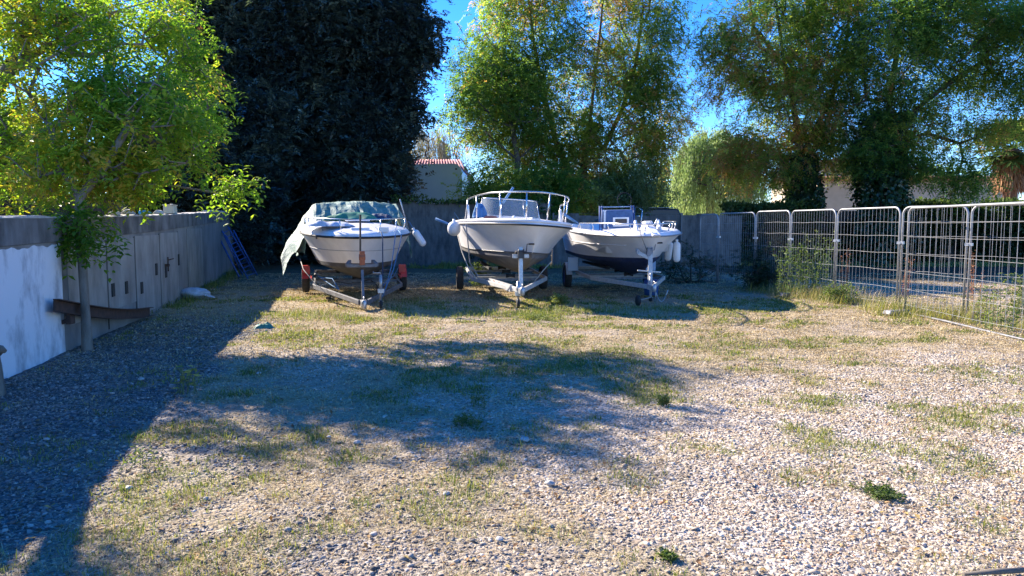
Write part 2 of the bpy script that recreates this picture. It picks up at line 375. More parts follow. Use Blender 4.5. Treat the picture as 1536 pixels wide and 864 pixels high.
o = stones('grey_shade_gravel', X[isd], Y[isd], sz[isd] * 1.25, rng.random(isd.sum()) ** 1.2, grey_shadem); tag(o, kind='stuff')

# ---------------------------------------------------------------- grass
def blades(name, X, Y, h, wd, lean, tint, m, z0=None, ang=None):
    n = len(X); a = rng.random(n) * 6.283 if ang is None else ang
    d = np.stack([np.cos(a), np.sin(a)], -1); s = np.stack([-np.sin(a), np.cos(a)], -1) * wd[:, None] / 2
    z = gz(X, Y) - .004 if z0 is None else z0
    B = np.stack([X, Y], -1)
    def P(f, up, sw):
        xy = B + d * (lean * f)[:, None]; return xy, z + up, sw
    out = np.zeros((n, 5, 3))
    h1 = h * np.sqrt(np.clip(1 - lean / h * .5, .1, 1)) * .62
    out[:, 0, :2] = B - s; out[:, 0, 2] = z; out[:, 1, :2] = B + s; out[:, 1, 2] = z
    mid = B + d * (lean * .35)[:, None]
    out[:, 2, :2] = mid + s * .75; out[:, 2, 2] = z + h1; out[:, 3, :2] = mid - s * .75; out[:, 3, 2] = z + h1
    out[:, 4, :2] = B + d * lean[:, None]; out[:, 4, 2] = z + np.maximum(h * .15 + .004, h - .6 * np.maximum(lean - h * .4, 0))
    base = (np.arange(n) * 5)[:, None]
    Fc = np.stack([base + [0, 1, 2], base + [0, 2, 3], base + [3, 2, 4]], 1).reshape(-1, 3)
    return npmesh(name, out.reshape(-1, 3), Fc, m, np.repeat(tint, 3))
greenm = attr_mat('green grass', [(0, (.06, .09, .02)), (.4, (.15, .19, .045)), (.75, (.29, .29, .09)), (1, (.42, .36, .16))], .6, .35)
drym = attr_mat('dry straw grass', [(0, (.20, .14, .07)), (.4, (.42, .33, .18)), (.75, (.62, .50, .30)), (1, (.74, .63, .42))], .8, .2, tcol=(1.2, 1.1, .8))
def tufts(n, y0, y1, key, thr, per, hmin, hmax, name, m, power=1.3, rad=.05, lean=.9, dens=1, tb=0):
    X, Y = scatter(n, y0, y1, power); k = masks(X, Y)[key]
    keep = rng.random(len(X)) < np.clip((k - thr) / (1 - thr), 0, 1) * dens; X, Y = X[keep], Y[keep]
    T = rng.random(len(X)) * .5; S = .6 + .8 * rng.random(len(X))
    X = np.repeat(X, per); Y = np.repeat(Y, per); T = np.repeat(T, per); S = np.repeat(S, per); q = len(X)
    X = X + rng.normal(0, rad, q); Y = Y + rng.normal(0, rad, q)
    h = (hmin + (hmax - hmin) * rng.random(q) ** 1.5) * S
    o = blades(name, X, Y, h, (.0035 + .0012 * np.clip(Y - 3, 0, 14)) * (1 + .3 * rng.random(q)), h * lean * (.2 + rng.random(q)), np.clip(T + rng.random(q) * .5 + tb, 0, 1), m)
    return tag(o, kind='stuff')
tufts(38000, 2.9, 17, 'green', .10, 13, .012, .055, 'green_grass', greenm, 1.2, .045)
tufts(80000, 2.9, 25, 'dry', .1, 9, .010, .04, 'dry_grass', drym, 1.15, .05, 1.9)
# loose straw lying on everything
X, Y = scatter(110000, 2.9, 15, 1.2)
k = masks(X, Y); keep = rng.random(len(X)) < .15 + .7 * k['dry']; X, Y = X[keep], Y[keep]; n = len(X)
o = blades('loose_straw', X, Y, np.full(n, .012), .003 + .0012 * np.clip(Y - 3, 0, 12), .03 + .09 * rng.random(n), rng.random(n), drym, z0=gz(X, Y) + .004); tag(o, kind='stuff')

X, Y = scatter(9000, 2.9, 20, 1.1); keep = (fbm(X * .9, Y * .9, 3, 77) + .25 * (X < 0)) > .55; X, Y = X[keep], Y[keep]; n = len(X)
def _rv(n): v = rng.normal(size=(n, 3)); return v / np.linalg.norm(v, axis=1)[:, None]
A = _rv(n) * [1, 1, .25]; A /= np.linalg.norm(A, axis=1)[:, None]; S = np.cross(A, [0, 0, 1.0] + _rv(n) * .3); S /= np.linalg.norm(S, axis=1)[:, None]; l = (.02 + .03 * rng.random(n))[:, None]
P = np.stack([X, Y, gz(X, Y) + .014], -1); V = np.stack([P, P + A * l * .5 + S * l * .25 + [0, 0, .006], P + A * l, P + A * l * .5 - S * l * .25 + [0, 0, .006]], 1).reshape(-1, 3); b_ = (np.arange(n) * 4)[:, None]
leafm = attr_mat('fallen leaves', [(0, (.12, .06, .03)), (.5, (.28, .16, .07)), (1, (.45, .34, .12))], .8, .2)
o = npmesh('fallen_leaves', V, np.stack([b_ + [0, 1, 2], b_ + [0, 2, 3]], 1).reshape(-1, 3), leafm, np.repeat(rng.random(n), 2)); tag(o, kind='stuff')

# ---------------------------------------------------------------- trees
def rv(n):
    v = rng.normal(size=(n, 3)); return v / np.linalg.norm(v, axis=1)[:, None]
def nrm(v): return v / np.maximum(np.linalg.norm(v, axis=-1, keepdims=True), 1e-9)
def leaf_quads(P, A, Nn, l, wd, fold=.25):
    S = nrm(np.cross(A, Nn)); l = np.asarray(l)[:, None]; wd = np.asarray(wd)[:, None]
    Nn = nrm(np.cross(S, A)); mid = P + A * l * .45
    V = np.stack([P, mid + S * wd / 2 + Nn * wd * fold, P + A * l, mid - S * wd / 2 + Nn * wd * fold], 1)
    b = (np.arange(len(P)) * 4)[:, None]
    return V.reshape(-1, 3), np.stack([b + [0, 1, 2], b + [0, 2, 3]], 1).reshape(-1, 3)
def sprays(tips, dirs, Fn, spread, flen, K, ll, lw, droop, tint_c, jit=.5, pairs=True, outw=.5, lift=0, flat=.8):
    n = len(tips) * Fn
    T = np.repeat(tips, Fn, 0); D = np.repeat(dirs, Fn, 0); tc = np.repeat(tint_c, Fn)
    O = T + rng.normal(size=(n, 3)) * np.array([1, 1, flat]) * spread
    fd = nrm(D * outw + rv(n) * .9 + np.array([0, 0, -droop + lift]))
    up = nrm(np.array([0, 0, 1.0]) + rv(n) * .5); sd = nrm(np.cross(fd, up))
    fl = flen * (.6 + .7 * rng.random(n)); P = []; A = []; NN = []; tt = []
    ftint = tc + (rng.random(n) - .5) * jit
    for i in range(K):
        f = (i + .6) / K
        pos = O + fd * (fl * f)[:, None] + np.array([0, 0, -1.0]) * (fl * f * f * droop * .5)[:, None]
        for s in ((-1, 1) if pairs else ((-1,) if i % 2 else (1,))):
            P.append(pos); A.append(nrm(fd * .55 + sd * s * .9 + rv(n) * .25 + np.array([0, 0, -droop * .35]))); NN.append(nrm(up + rv(n) * .35)); tt.append(ftint + (rng.random(n) - .5) * .12)
    P = np.concatenate(P); A = np.concatenate(A); NN = np.concatenate(NN); tt = np.clip(np.concatenate(tt), 0, 1)
    q = len(P); s = .7 + .6 * rng.random(q)
    V, Fc = leaf_quads(P, A, NN, ll * s, lw * s)
    return V, Fc, np.repeat(tt, 2)

def skeleton(trunk, tips, r_tip=.006, p=2.3, bow=.12, step=.55, r0=None, up_pen=.6):
    nodes = np.zeros((len(trunk) + len(tips) * 24, 3)); par = np.full(len(nodes), -1)
    n = 0
    for q in trunk:
        nodes[n] = q[:3]; par[n] = (n - 1 if len(q) < 4 else int(q[3])) if n else -1; n += 1
    nt_ = n; base = nodes[:n].copy()
    order = np.argsort([np.min(np.linalg.norm(base - t, axis=1)) for t in tips])
    tipn = []
    for i in order:
        t = tips[i]; d = nodes[:n] - t; dist = np.linalg.norm(d, axis=1) + np.maximum(d[:, 2] + .25, 0) * up_pen
        j = int(np.argmin(dist)); a = nodes[j].copy(); L_ = np.linalg.norm(t - a); k = max(1, min(22, int(L_ / step)))
        side = rng.normal(size=3) * bow * L_; last = j
        for s in range(1, k + 1):
            f = s / k; q = a + (t - a) * f + side * math.sin(math.pi * f) * .5 + np.array([0, 0, .10 * L_ * math.sin(math.pi * f)])
            if s < k: q = q + rng.normal(size=3) * .03 * step
            nodes[n] = q; par[n] = last; last = n; n += 1
        tipn.append(last)
    nodes = nodes[:n]; par = par[:n]
    acc = np.zeros(n)
    acc[tipn] += r_tip ** p
    for i in range(n - 1, 0, -1):
        acc[i] = max(acc[i], (r_tip * .7) ** p)
        if par[i] >= 0: acc[par[i]] += acc[i]
    r = acc ** (1 / p)
    if r0: 
        k = math.log(r0 / r_tip) / math.log(max(r[0], r_tip * 1.5) / r_tip); r = r_tip * (r / r_tip) ** k
    dirs = nrm(np.array([nodes[t] - nodes[par[t]] for t in tipn]))
    return nodes, par, r, nodes[tipn], dirs
def limb_mesh(name, nodes, par, r, m, parent, flare=1.35, rmin=0):
    n = 8; idx = np.arange(len(nodes))[(par >= 0)]; idx = idx[r[idx] > rmin]; A = nodes[par[idx]]; B = nodes[idx]
    ra = np.minimum(r[par[idx]], r[idx] * 1.3); rb = r[idx].copy()
    t = nrm(B - A); ref = np.where(np.abs(t[:, 2:3]) > .9, np.array([[1., 0, 0]]), np.array([[0, 0, 1.]])); u = nrm(np.cross(t, ref)); v = np.cross(t, u)
    th = np.arange(n) * 2 * math.pi / n; cs = np.cos(th)[None, :, None]; sn = np.sin(th)[None, :, None]
    ring = u[:, None] * cs + v[:, None] * sn
    root = (par[idx] == 0); ra = np.where(root, ra * flare, ra)
    B2 = B + t * (rb * .25)[:, None]
    V = np.concatenate([A[:, None] + ring * ra[:, None, None], B2[:, None] + ring * rb[:, None, None]], 1).reshape(-1, 3)
    b = (np.arange(len(idx)) * 2 * n)[:, None]; k = np.arange(n); k2 = (k + 1) % n
    Fc = np.stack([b + k, b + k2, b + k2 + n, b + k + n], -1).reshape(-1, 4)
    return npmesh(name, V, Fc, m, None, parent, smooth=True)
def crown_pts(ells, keep=.5, gap=.9, minr=.35):
    out = []
    for (c, r, n) in ells:
        if c[1] > 26: n = int(n * 1.6)
        c = np.array(c); r = np.array(r)
        d = rv(n * 3); rad = (minr ** 3 + (1 - minr ** 3) * rng.random(n * 3)) ** (1 / 3.); p = c + d * r * rad[:, None]
        g = fbm(p[:, 0] * gap + p[:, 2] * .7 * gap, p[:, 2] * gap - p[:, 1] * .8 * gap, 2, 11)
        p = p[g > keep - .12]; out.append(p[:n])
    return np.concatenate(out)
def E(px, py, D, rx, ry, rd, n): c = W(px, py, D); return (tuple(c), (rx * D / F, rd, ry * D / F), n)

boxm = attr_mat('box elder leaves', [(0, (.06, .12, .02)), (.3, (.11, .21, .03)), (.55, (.20, .29, .04)), (.84, (.32, .36, .05)), (1, (.48, .32, .06))], .5, .52, tcol=(1.55, 1.9, .7))
seedm = attr_mat('dry samaras', [(0, (.22, .11, .05)), (1, (.42, .26, .12))], .7, .4, tcol=(1.3, 1.1, .7))
darkm = attr_mat('dark evergreen leaves', [(0, (.022, .042, .045)), (.5, (.045, .078, .072)), (.82, (.10, .15, .12)), (1, (.20, .25, .17))], .33, .16, spec=.6)
locm = attr_mat('robinia leaves', [(0, (.045, .10, .035)), (.35, (.10, .17, .045)), (.7, (.20, .25, .06)), (.93, (.33, .33, .09)), (.97, (.36, .2, .1)), (1, (.40, .2, .1))], .42, .58, tcol=(1.9, 2.2, 1.1))
ivym = attr_mat('ivy leaves', [(0, (.012, .03, .012)), (.7, (.03, .065, .02)), (1, (.07, .12, .035))], .35, .1, spec=.5)
wilm = attr_mat('willow leaves', [(0, (.12, .18, .08)), (.6, (.24, .33, .15)), (1, (.38, .44, .24))], .5, .45, tcol=(1.6, 1.6, 1.0))
palew = attr_mat('pale feathery leaves', [(0, (.16, .15, .09)), (.6, (.28, .26, .17)), (1, (.42, .38, .27))], .6, .35, tcol=(1.2, 1.2, .9))
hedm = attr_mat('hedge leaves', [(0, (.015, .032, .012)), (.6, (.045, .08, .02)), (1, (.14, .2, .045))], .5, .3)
weedm = attr_mat('weed leaves', [(0, (.05, .09, .025)), (.6, (.13, .18, .05)), (1, (.34, .34, .12))], .6, .4)

def clump_tint(P, lo, hi, sc=.8):
    g = fbm(P[:, 0] * sc + P[:, 1] * sc * .6, P[:, 2] * sc + P[:, 1] * sc * .5, 2, 21)
    return lo + (hi - lo) * np.clip((g - .3) / .4, 0, 1)

def tree(name, label, cat, trunk, ells, r0, lm, barkm, spray, tint=(.2, .6), keep=.5, gap=.9, group=None, cname='crown', r_tip=.006, step=.55, rmin=0, minr=.35):
    b = trunk[0]; t = thing(name, label, cat, (b[0], b[1], 0), group=group); off = np.array([b[0], b[1], 0])
    tips = crown_pts(ells, keep, gap, minr) - off
    tr = [(q[0] - b[0], q[1] - b[1], q[2], *q[3:]) for q in trunk]
    nodes, par, r, tp, dr = skeleton(tr, tips, r_tip, r0=r0, step=step)
    limb_mesh('trunk', nodes, par, r, barkm, t, rmin=rmin)
    V, Fc, tt = sprays(tp, dr, tint_c=clump_tint(tp + off, *tint) + rng.normal(0, .1, len(tp)), **spray)
    npmesh(cname, V, Fc, lm, tt, t)
    return t, tp, dr, off

# box elder behind the wall at far left
spb = dict(Fn=9, spread=.135, flen=.21, K=3, ll=.092, lw=.040, droop=.55, outw=.4)
trA = [(-9.9, 11.4, -.1), (-9.85, 11.4, .8), (-9.7, 11.4, 1.7), (-9.2, 11.35, 2.2), (-8.6, 11.3, 2.6), (-7.9, 11.2, 3.2), (-7.3, 11.1, 3.9), (-7.0, 11.1, 4.6), (-9.6, 11.5, 2.6, 2), (-9.3, 11.6, 3.5), (-9.0, 11.6, 4.4), (-8.0, 11.1, 2.75, 4), (-7.1, 11.0, 2.85), (-6.3, 10.9, 3.1)]
tA = tree('box_elder_tree', 'box elder crown reaching in from the left, hung with brown seeds', 'tree', trA,
     [E(70, 120, 11, 150, 125, 1.0, 105), E(-20, 60, 11.2, 200, 150, 1.1, 100), E(120, 20, 12.2, 140, 80, 1.0, 85), E(20, 250, 11, 110, 60, .8, 70), E(-90, 200, 11.5, 120, 110, 1, 45), E(60, 20, 11, 150, 60, 1, 60)],
     .17, boxm, 'bark', spb, (.28, .8), .50, 1.4)
# leaning trunk cut by the left edge
trC = [(-4.84, 6.85, -.1), (-4.84, 6.85, .3), (-4.88, 6.85, .6), (-5.0, 6.8, 1.2), (-5.5, 6.7, 2.0), (-6.1, 6.6, 2.8), (-6.8, 6.6, 3.6)]
tC = tree('box_elder_tree', 'rough grey trunk with a broken stub at the left frame edge beside the whitewashed wall', 'tree', trC,
     [((-7.4, 6.6, 3.7), (.9, 1.0, .9), 50)], .085, boxm, 'bark', spb, (.25, .72), .45)
M_stub = MB().tube([(.03, 0, .40), (.12, -.02, .46), (.16, -.03, .44)], [.05, .04, .02], 8).build('stub', 'bark', tC[0])
# sapling by the wall
trB = [(-5.40, 9.40, -.1), (-5.41, 9.41, .5), (-5.44, 9.45, 1.1), (-5.56, 9.6, 1.6), (-5.53, 9.62, 1.95), (-5.75, 9.6, 2.3), (-5.95, 9.7, 2.9), (-6.05, 9.8, 3.6), (-5.25, 9.7, 2.35, 4), (-5.0, 9.9, 2.9), (-4.8, 10.2, 3.5), (-4.9, 11.0, 4.0), (-4.9, 10.4, 2.7, 9), (-5.2, 11.6, 3.2), (-5.8, 12.8, 3.8), (-6.2, 13.8, 4.6)]
tB = tree('box_elder_tree', 'slender box elder beside the whitewashed wall end, forking above it', 'tree', trB,
     [E(185, 190, 10.3, 130, 90, 1.0, 110), E(215, 150, 11.6, 98, 42, .8, 62), E(215, 55, 13.0, 95, 36, .7, 42), E(110, 250, 9.9, 110, 42, .7, 60), E(215, 250, 10.4, 85, 45, .9, 60), E(325, 276, 11.2, 42, 14, .4, 14), E(235, 10, 14.5, 90, 34, .7, 34), E(272, 75, 14.0, 60, 55, .7, 36),
      E(285, 150, 13.2, 45, 70, .7, 45)],
     .055, boxm, 'bark', spb, (.28, .85), .58, 1.7)
lo_t = crown_pts([E(88, 340, 9.35, 30, 24, .22, 9), E(142, 354, 9.4, 26, 20, .22, 8), E(112, 318, 9.4, 22, 14, .2, 5)], .3) - tB[3]
V, Fc, tt = sprays(lo_t, rv(len(lo_t)), tint_c=np.full(len(lo_t), .3), **{**spb, 'Fn': 9, 'spread': .1})
npmesh('low_sprig', V, Fc, boxm, tt, tB[0])
mb = MB()
for q in lo_t: mb.tube([(-.01, 0, 1.55), (q[0] * .5, q[1] * .5, (q[2] + 1.6) / 2 + .05), tuple(q)], [.009, .006, .003], 5)
mb.build('low_twigs', 'bark', tB[0])
for T_, nn in ((tA, 34), (tB, 26)):                    # hanging samara clusters
    t_, tp, dr, off = T_; sel = tp[rng.choice(len(tp), nn, replace=False)]; sel = sel[:, :] + rng.normal(size=sel.shape) * .05
    n = len(sel) * 46; P = np.repeat(sel, 46, 0) + rng.normal(size=(n, 3)) * [.075, .075, .11] - [0, 0, .12]
    V, Fc = leaf_quads(P, nrm(rv(n) * .4 + [0, 0, -1]), rv(n), .04 + .02 * rng.random(n), np.full(n, .012))
    npmesh('seed_clusters', V, Fc, seedm, np.repeat(rng.random(n), 2), t_)['kind'] = 'stuff'

# big dark evergreen
Dd = 31.5
trD = [(*W(402, 400, Dd)[:2], -.1)] + [tuple(W(402 + a, y, Dd + b)) for a, y, b in ((0, 340, 0), (4, 280, .1), (12, 200, .2), (25, 120, 0), (40, 30, 0), (50, 0, 0))]
ed = [E(468, 75, Dd, 155, 95, 3.2, 280), E(400, 210, Dd, 115, 110, 3.2, 190), E(520, 215, Dd, 92, 95, 3, 170), E(468, 15, Dd, 150, 45, 2.4, 150), E(350, 80, Dd, 80, 105, 2.6, 90), E(580, 50, Dd, 66, 75, 2.3, 95), E(455, 180, Dd, 150, 120, 3, 120),
      E(530, 285, Dd - .5, 66, 55, 2.2, 90), E(330, 290, Dd, 75, 55, 2.2, 70), E(440, 320, Dd, 110, 45, 2.6, 100), E(585, 160, Dd, 40, 45, 1.5, 35), E(572, 262, Dd - 1, 26, 38, 1.2, 22), E(460, 395, Dd + .5, 95, 35, 2, 40)]
tree('evergreen_tree', 'huge dark evergreen tree rising behind the tarpaulin-covered boat', 'tree', trD, ed, .34, darkm, 'dark_bark',
     dict(Fn=26, spread=.42, flen=.42, K=5, ll=.19, lw=.085, droop=.25, outw=.5), (.05, .6), .34, .5, rmin=.012, r_tip=.01, step=.8)

tree('evergreen_tree', 'smaller dark evergreen added behind the far end of the wall to shade the yard, left of the huge one', 'tree', [(-11.6, 26.8, -.1), (-11.6, 26.8, 1), (-11.5, 26.8, 2.4), (-11.5, 26.8, 4.2), (-11.4, 26.8, 5.8)],  # added tree; its shadow falls on the ground behind the left boat
     [((-11.5, 26.8, 3.9), (2.5, 2.2, 3.0), 150), ((-10.2, 27.2, 2.4), (1.7, 1.6, 2.0), 60), ((-9.6, 28.6, 5.2), (1.8, 1.6, 1.8), 50)], .18, darkm, 'dark_bark', dict(Fn=24, spread=.38, flen=.42, K=5, ll=.18, lw=.08, droop=.25, outw=.5), (.05, .6), .36, .6, rmin=.012, r_tip=.01, step=.8)
# robinias behind the yard
spl = dict(Fn=16, spread=.36, flen=.42, K=5, ll=.125, lw=.052, droop=.6, outw=.55, flat=.7)
D1 = 34
trE = [(*W(874, 400, D1)[:2], -.1)] + [tuple(W(x, y, D1)) for x, y in ((873, 340), (872, 300), (876, 250), (884, 190), (892, 120), (900, 50), (908, -40), (905, -120))] + \
      [(*W(866, 280, D1), 3), tuple(W(835, 215, D1)), tuple(W(815, 140, D1)), tuple(W(800, 60, D1)), tuple(W(790, -30, D1))] + \
      [(*W(905, 225, D1), 4), tuple(W(935, 160, D1 + .6)), tuple(W(955, 90, D1 + .6)), tuple(W(965, 10, D1))]
e1 = [E(740, 120, D1, 68, 60, 2.2, 70), E(800, 40, D1, 100, 70, 2.6, 100), E(850, 150, D1, 120, 90, 2.8, 180), E(960, 60, D1, 62, 90, 2.4, 105), E(985, 165, D1, 45, 70, 2, 62), E(860, -60, D1, 150, 80, 3, 110),
      E(930, 225, D1, 75, 55, 2, 80), E(830, 255, D1, 85, 45, 2, 85), E(770, 195, D1, 60, 40, 2, 38), E(915, 280, D1, 60, 30, 1.6, 36), E(700, 185, D1, 32, 28, 1, 12), E(965, 270, D1, 30, 40, 1.2, 16), E(715, 110, D1, 50, 22, 1.2, 18)]
tree('robinia_tree', 'broad leafy locust tree behind the middle and right boats, russet pods in its crown', 'tree', trE, e1, .18, locm, 'red_bark', spl, (.3, .95), .45, .8, rmin=.011, r_tip=.009, step=.7)
trE2 = [(*W(760, 400, D1 - 2)[:2], -.1)] + [tuple(W(x, y, D1 - 2)) for x, y in ((764, 340), (772, 290), (777, 240), (768, 190), (760, 150), (752, 110))]
tree('robinia_tree', 'thin young locust with a bent dark stem, left of the broad locust', 'tree', trE2,
     [E(740, 190, D1 - 2, 50, 25, 1.2, 14), E(790, 180, D1 - 2, 40, 40, 1.3, 20), E(725, 150, D1 - 2, 60, 22, 1.3, 14), E(760, 120, D1 - 2, 60, 30, 1.5, 20)], .12, locm, 'dark_bark', spl, (.2, .7), .5, .7, rmin=.011, r_tip=.009, step=.7)
# shrub layer below
def shrub(label, cat, ells, base, lm, spray, tint, r0=.06, group=None, name='shrub', bark='dark_bark', keep=.42):
    c = np.array(base); return tree(name, label, cat, [(base[0], base[1], -.05), (base[0], base[1], .5), (base[0] + .05, base[1], 1.0)], ells, r0, lm, bark, spray, tint, keep, .8, group, 'foliage', .007, .6, rmin=.008)
spb2 = dict(Fn=10, spread=.22, flen=.4, K=5, ll=.15, lw=.07, droop=.4, outw=.4)
P_ = W(745, 400, 30.6)
shrub('bright green tree-of-heaven sapling over the fence behind the middle boat', 'shrub', [E(735, 275, 30.4, 32, 30, 1, 22), E(775, 290, 30.4, 45, 35, 1.1, 34), E(712, 300, 30.3, 22, 20, .6, 10)], (P_.x, 30.5), locm, spl, (.45, .85))
P_ = W(830, 400, 31)
shrub('dense green bush spilling over the fence between the middle and right boats', 'shrub', [E(830, 290, 31, 60, 38, 1.3, 70), E(805, 325, 29.9, 45, 22, .6, 28)], (P_.x, 31), locm, spb2, (.15, .6))
P_ = W(960, 400, 33)
shrub('loose bush with pale hanging twigs behind the right boat', 'shrub', [E(955, 280, 33, 50, 40, 1.3, 55), E(905, 285, 33, 30, 28, 1.3, 25)], (P_.x, 33), wilm, {**spb2, 'droop': 1.3}, (.0, .45))

D2 = 32
def ivy(t, axis, rr, n, hmax):
    off = np.array(axis[0]) * [1, 1, 0]; z = rng.random(n) * hmax; a = rng.random(n) * 6.283
    ax = np.array(axis); x0 = np.interp(z, ax[:, 2], ax[:, 0]); y0 = np.interp(z, ax[:, 2], ax[:, 1])
    r = rr * (.15 + 1.35 * fbm(np.cos(a) * 1.6 + 5, np.sin(a) * 1.6 + z * .75, 4, 4)) * (1 - .35 * z / hmax) * (rng.random(n) ** .3) + .1 * np.abs(rng.normal(size=n))
    d = np.stack([np.cos(a), np.sin(a), np.zeros(n)], -1)
    P = np.stack([x0, y0, z], -1) - off + d * r[:, None]
    V, Fc = leaf_quads(P, nrm(d * .6 + rv(n) * .6 - [0, 0, .5]), nrm(d + rv(n) * .5), .13 + .07 * rng.random(n), .11 + .06 * rng.random(n))
    npmesh('ivy', V, Fc, ivym, np.repeat(np.clip(fbm(a * 2, z * 1.5, 3, 9) * .9 + rng.normal(0, .12, n), 0, 1), 2), t)
tF = [(*W(1207, 400, D2)[:2], -.1)] + [tuple(W(x, y, D2)) for x, y in ((1207, 340), (1206, 290), (1202, 230), (1190, 160), (1175, 90), (1165, 10), (1155, -80))] + \
     [(*W(1222, 200, D2), 3), tuple(W(1250, 140, D2)), tuple(W(1270, 60, D2)), tuple(W(1280, -30, D2)), (*W(1185, 110, D2 + .7), 4), tuple(W(1130, 40, D2 + 1)), tuple(W(1120, -40, D2 + 1))]
e2 = [E(1150, 60, D2, 95, 75, 2.4, 105), E(1190, 170, D2, 85, 60, 2.3, 95), E(1240, 70, D2, 75, 90, 2.4, 95), E(1100, 130, D2, 45, 45, 1.6, 28), E(1150, 240, D2, 70, 40, 1.8, 60), E(1200, -60, D2, 140, 80, 2.8, 95), E(1240, 225, D2, 42, 45, 1.5, 38),
      E(1110, 225, D2, 50, 30, 1.4, 22), E(1085, 60, D2, 38, 28, 1.3, 12)]
t = tree('robinia_tree', 'tall locust with ivy-wrapped trunk, left of the beige gable', 'tree', tF, e2, .17, locm, 'dark_bark', spl, (.3, .98), .45, .8, rmin=.011, r_tip=.009, step=.7)
ivy(t[0], tF[:8], .95, 6500, 4.6)
D3 = 30
tG = [(*W(1322, 400, D3)[:2], -.1)] + [tuple(W(x, y, D3)) for x, y in ((1322, 340), (1321, 290), (1325, 220), (1335, 150), (1345, 80), (1352, 0), (1355, -90))] + \
     [(*W(1350, 190, D3), 3), tuple(W(1390, 150, D3)), tuple(W(1430, 120, D3)), tuple(W(1480, 90, D3)), (*W(1390, 200, D3), 3), tuple(W(1440, 215, D3)), tuple(W(1480, 225, D3)), (*W(1300, 150, D3), 4), tuple(W(1290, 60, D3)), tuple(W(1285, -20, D3))]
e3 = [E(1330, 90, D3, 75, 85, 2.3, 105), E(1420, 50, D3, 85, 70, 2.4, 88), E(1360, 185, D3, 58, 45, 1.8, 62), E(1400, -60, D3, 150, 80, 3, 90), E(1470, 120, D3, 62, 30, 1.6, 34), E(1460, 200, D3, 55, 18, 1.3, 22), E(1400, 245, D3 - .5, 60, 20, 1.3, 26), E(1452, 270, D3 - .5, 24, 18, .8, 14), E(1310, 235, D3, 45, 40, 1.6, 40), E(1520, 30, D3, 50, 60, 1.6, 36)]
t = tree('robinia_tree', 'right-hand tall locust with thick dark ivy round its trunk and long side branches', 'tree', tG, e3, .18, locm, 'dark_bark', spl, (.22, .85), .45, .8, rmin=.011, r_tip=.009, step=.7)
ivy(t[0], tG[:8], 1.15, 9500, 6.0)
t0 = W(1640, 400, 28)
tree('robinia_tree', 'locust branch tips reaching in at the upper right corner', 'tree', [(t0.x, 28, -.1), (t0.x, 28, 2), (t0.x - .2, 28, 4), (t0.x - .5, 28, 6.5)],
     [E(1590, 20, 28, 85, 60, 2, 60), E(1545, 150, 28, 25, 40, 1, 10), E(1640, 130, 28, 70, 60, 2, 40)], .2, locm, 'dark_bark', spl, (.2, .6), .5, .7, rmin=.011, r_tip=.009, step=.7)

def willow(label, px, py, D, rx, H, R_, lm, n=620, gw=.04, hang=2.2, tint=(.2, .8), name='willow_tree'):
    b = W(px, 340, D); t = thing(name, label, 'tree', (b.x, D, 0)); a = rng.random(n) * 6.283; u = rng.random(n) ** .5
    rad = R_ * u; z = H - (H * .42) * u ** 2.4 + rng.normal(0, .18, n); lob = 1 + .22 * np.sin(a * 5 + 1) + .15 * np.sin(a * 3)
    S = np.stack([np.cos(a) * rad * lob, np.sin(a) * rad * lob, z * (1 + .05 * np.sin(a * 4))], -1)
    nodes, par, r, tp, dr = skeleton([(0, 0, -.1), (0, 0, 1.2), (.1, 0, 2.2), (.1, .1, 3.2 if H > 5 else 2.5)], S, .008, r0=.22, step=.8)
    limb_mesh('trunk', nodes, par, r, 'dark_bark', t, rmin=.02)
    K = 20; Ls = hang * (.5 + rng.random(len(tp)) * .9); P = []; T = []
    rep = 3
    for q in range(rep):
        o = tp + rng.normal(size=tp.shape) * .16; drift = nrm(tp * [1, 1, 0] + 1e-6) * .22
        tin = clump_tint(tp, *tint, .7) + (rng.random(len(tp)) - .5) * .3
        for i in range(K):
            f = i / K; P.append(o + drift * math.sqrt(f) * 1.5 - np.array([0, 0, 1.]) * (Ls * f)[:, None] + rng.normal(size=o.shape) * .035); T.append(tin)
    P = np.concatenate(P); T = np.concatenate(T); ok = P[:, 2] > .15; P = P[ok]; T = T[ok]; q = len(P)
    V, Fc = leaf_quads(P, nrm(rv(q) * .35 + [0, 0, -1]), rv(q), .14 + .12 * rng.random(q), gw * (.8 + .5 * rng.random(q)))
    npmesh('crown', V, Fc, lm, np.repeat(np.clip(T, 0, 1), 2), t)
willow('rounded pale green weeping willow in the gap between the locust trees', 1062, 200, 45, 70, 7.0, 2.9, wilm, 760, .05, 2.4)
willow('feathery pale willow rising behind the house with the pink-red roof', 650, 190, 52, 45, 8.3, 2.2, palew, 300, .035, 2.4, name='willow_tree')

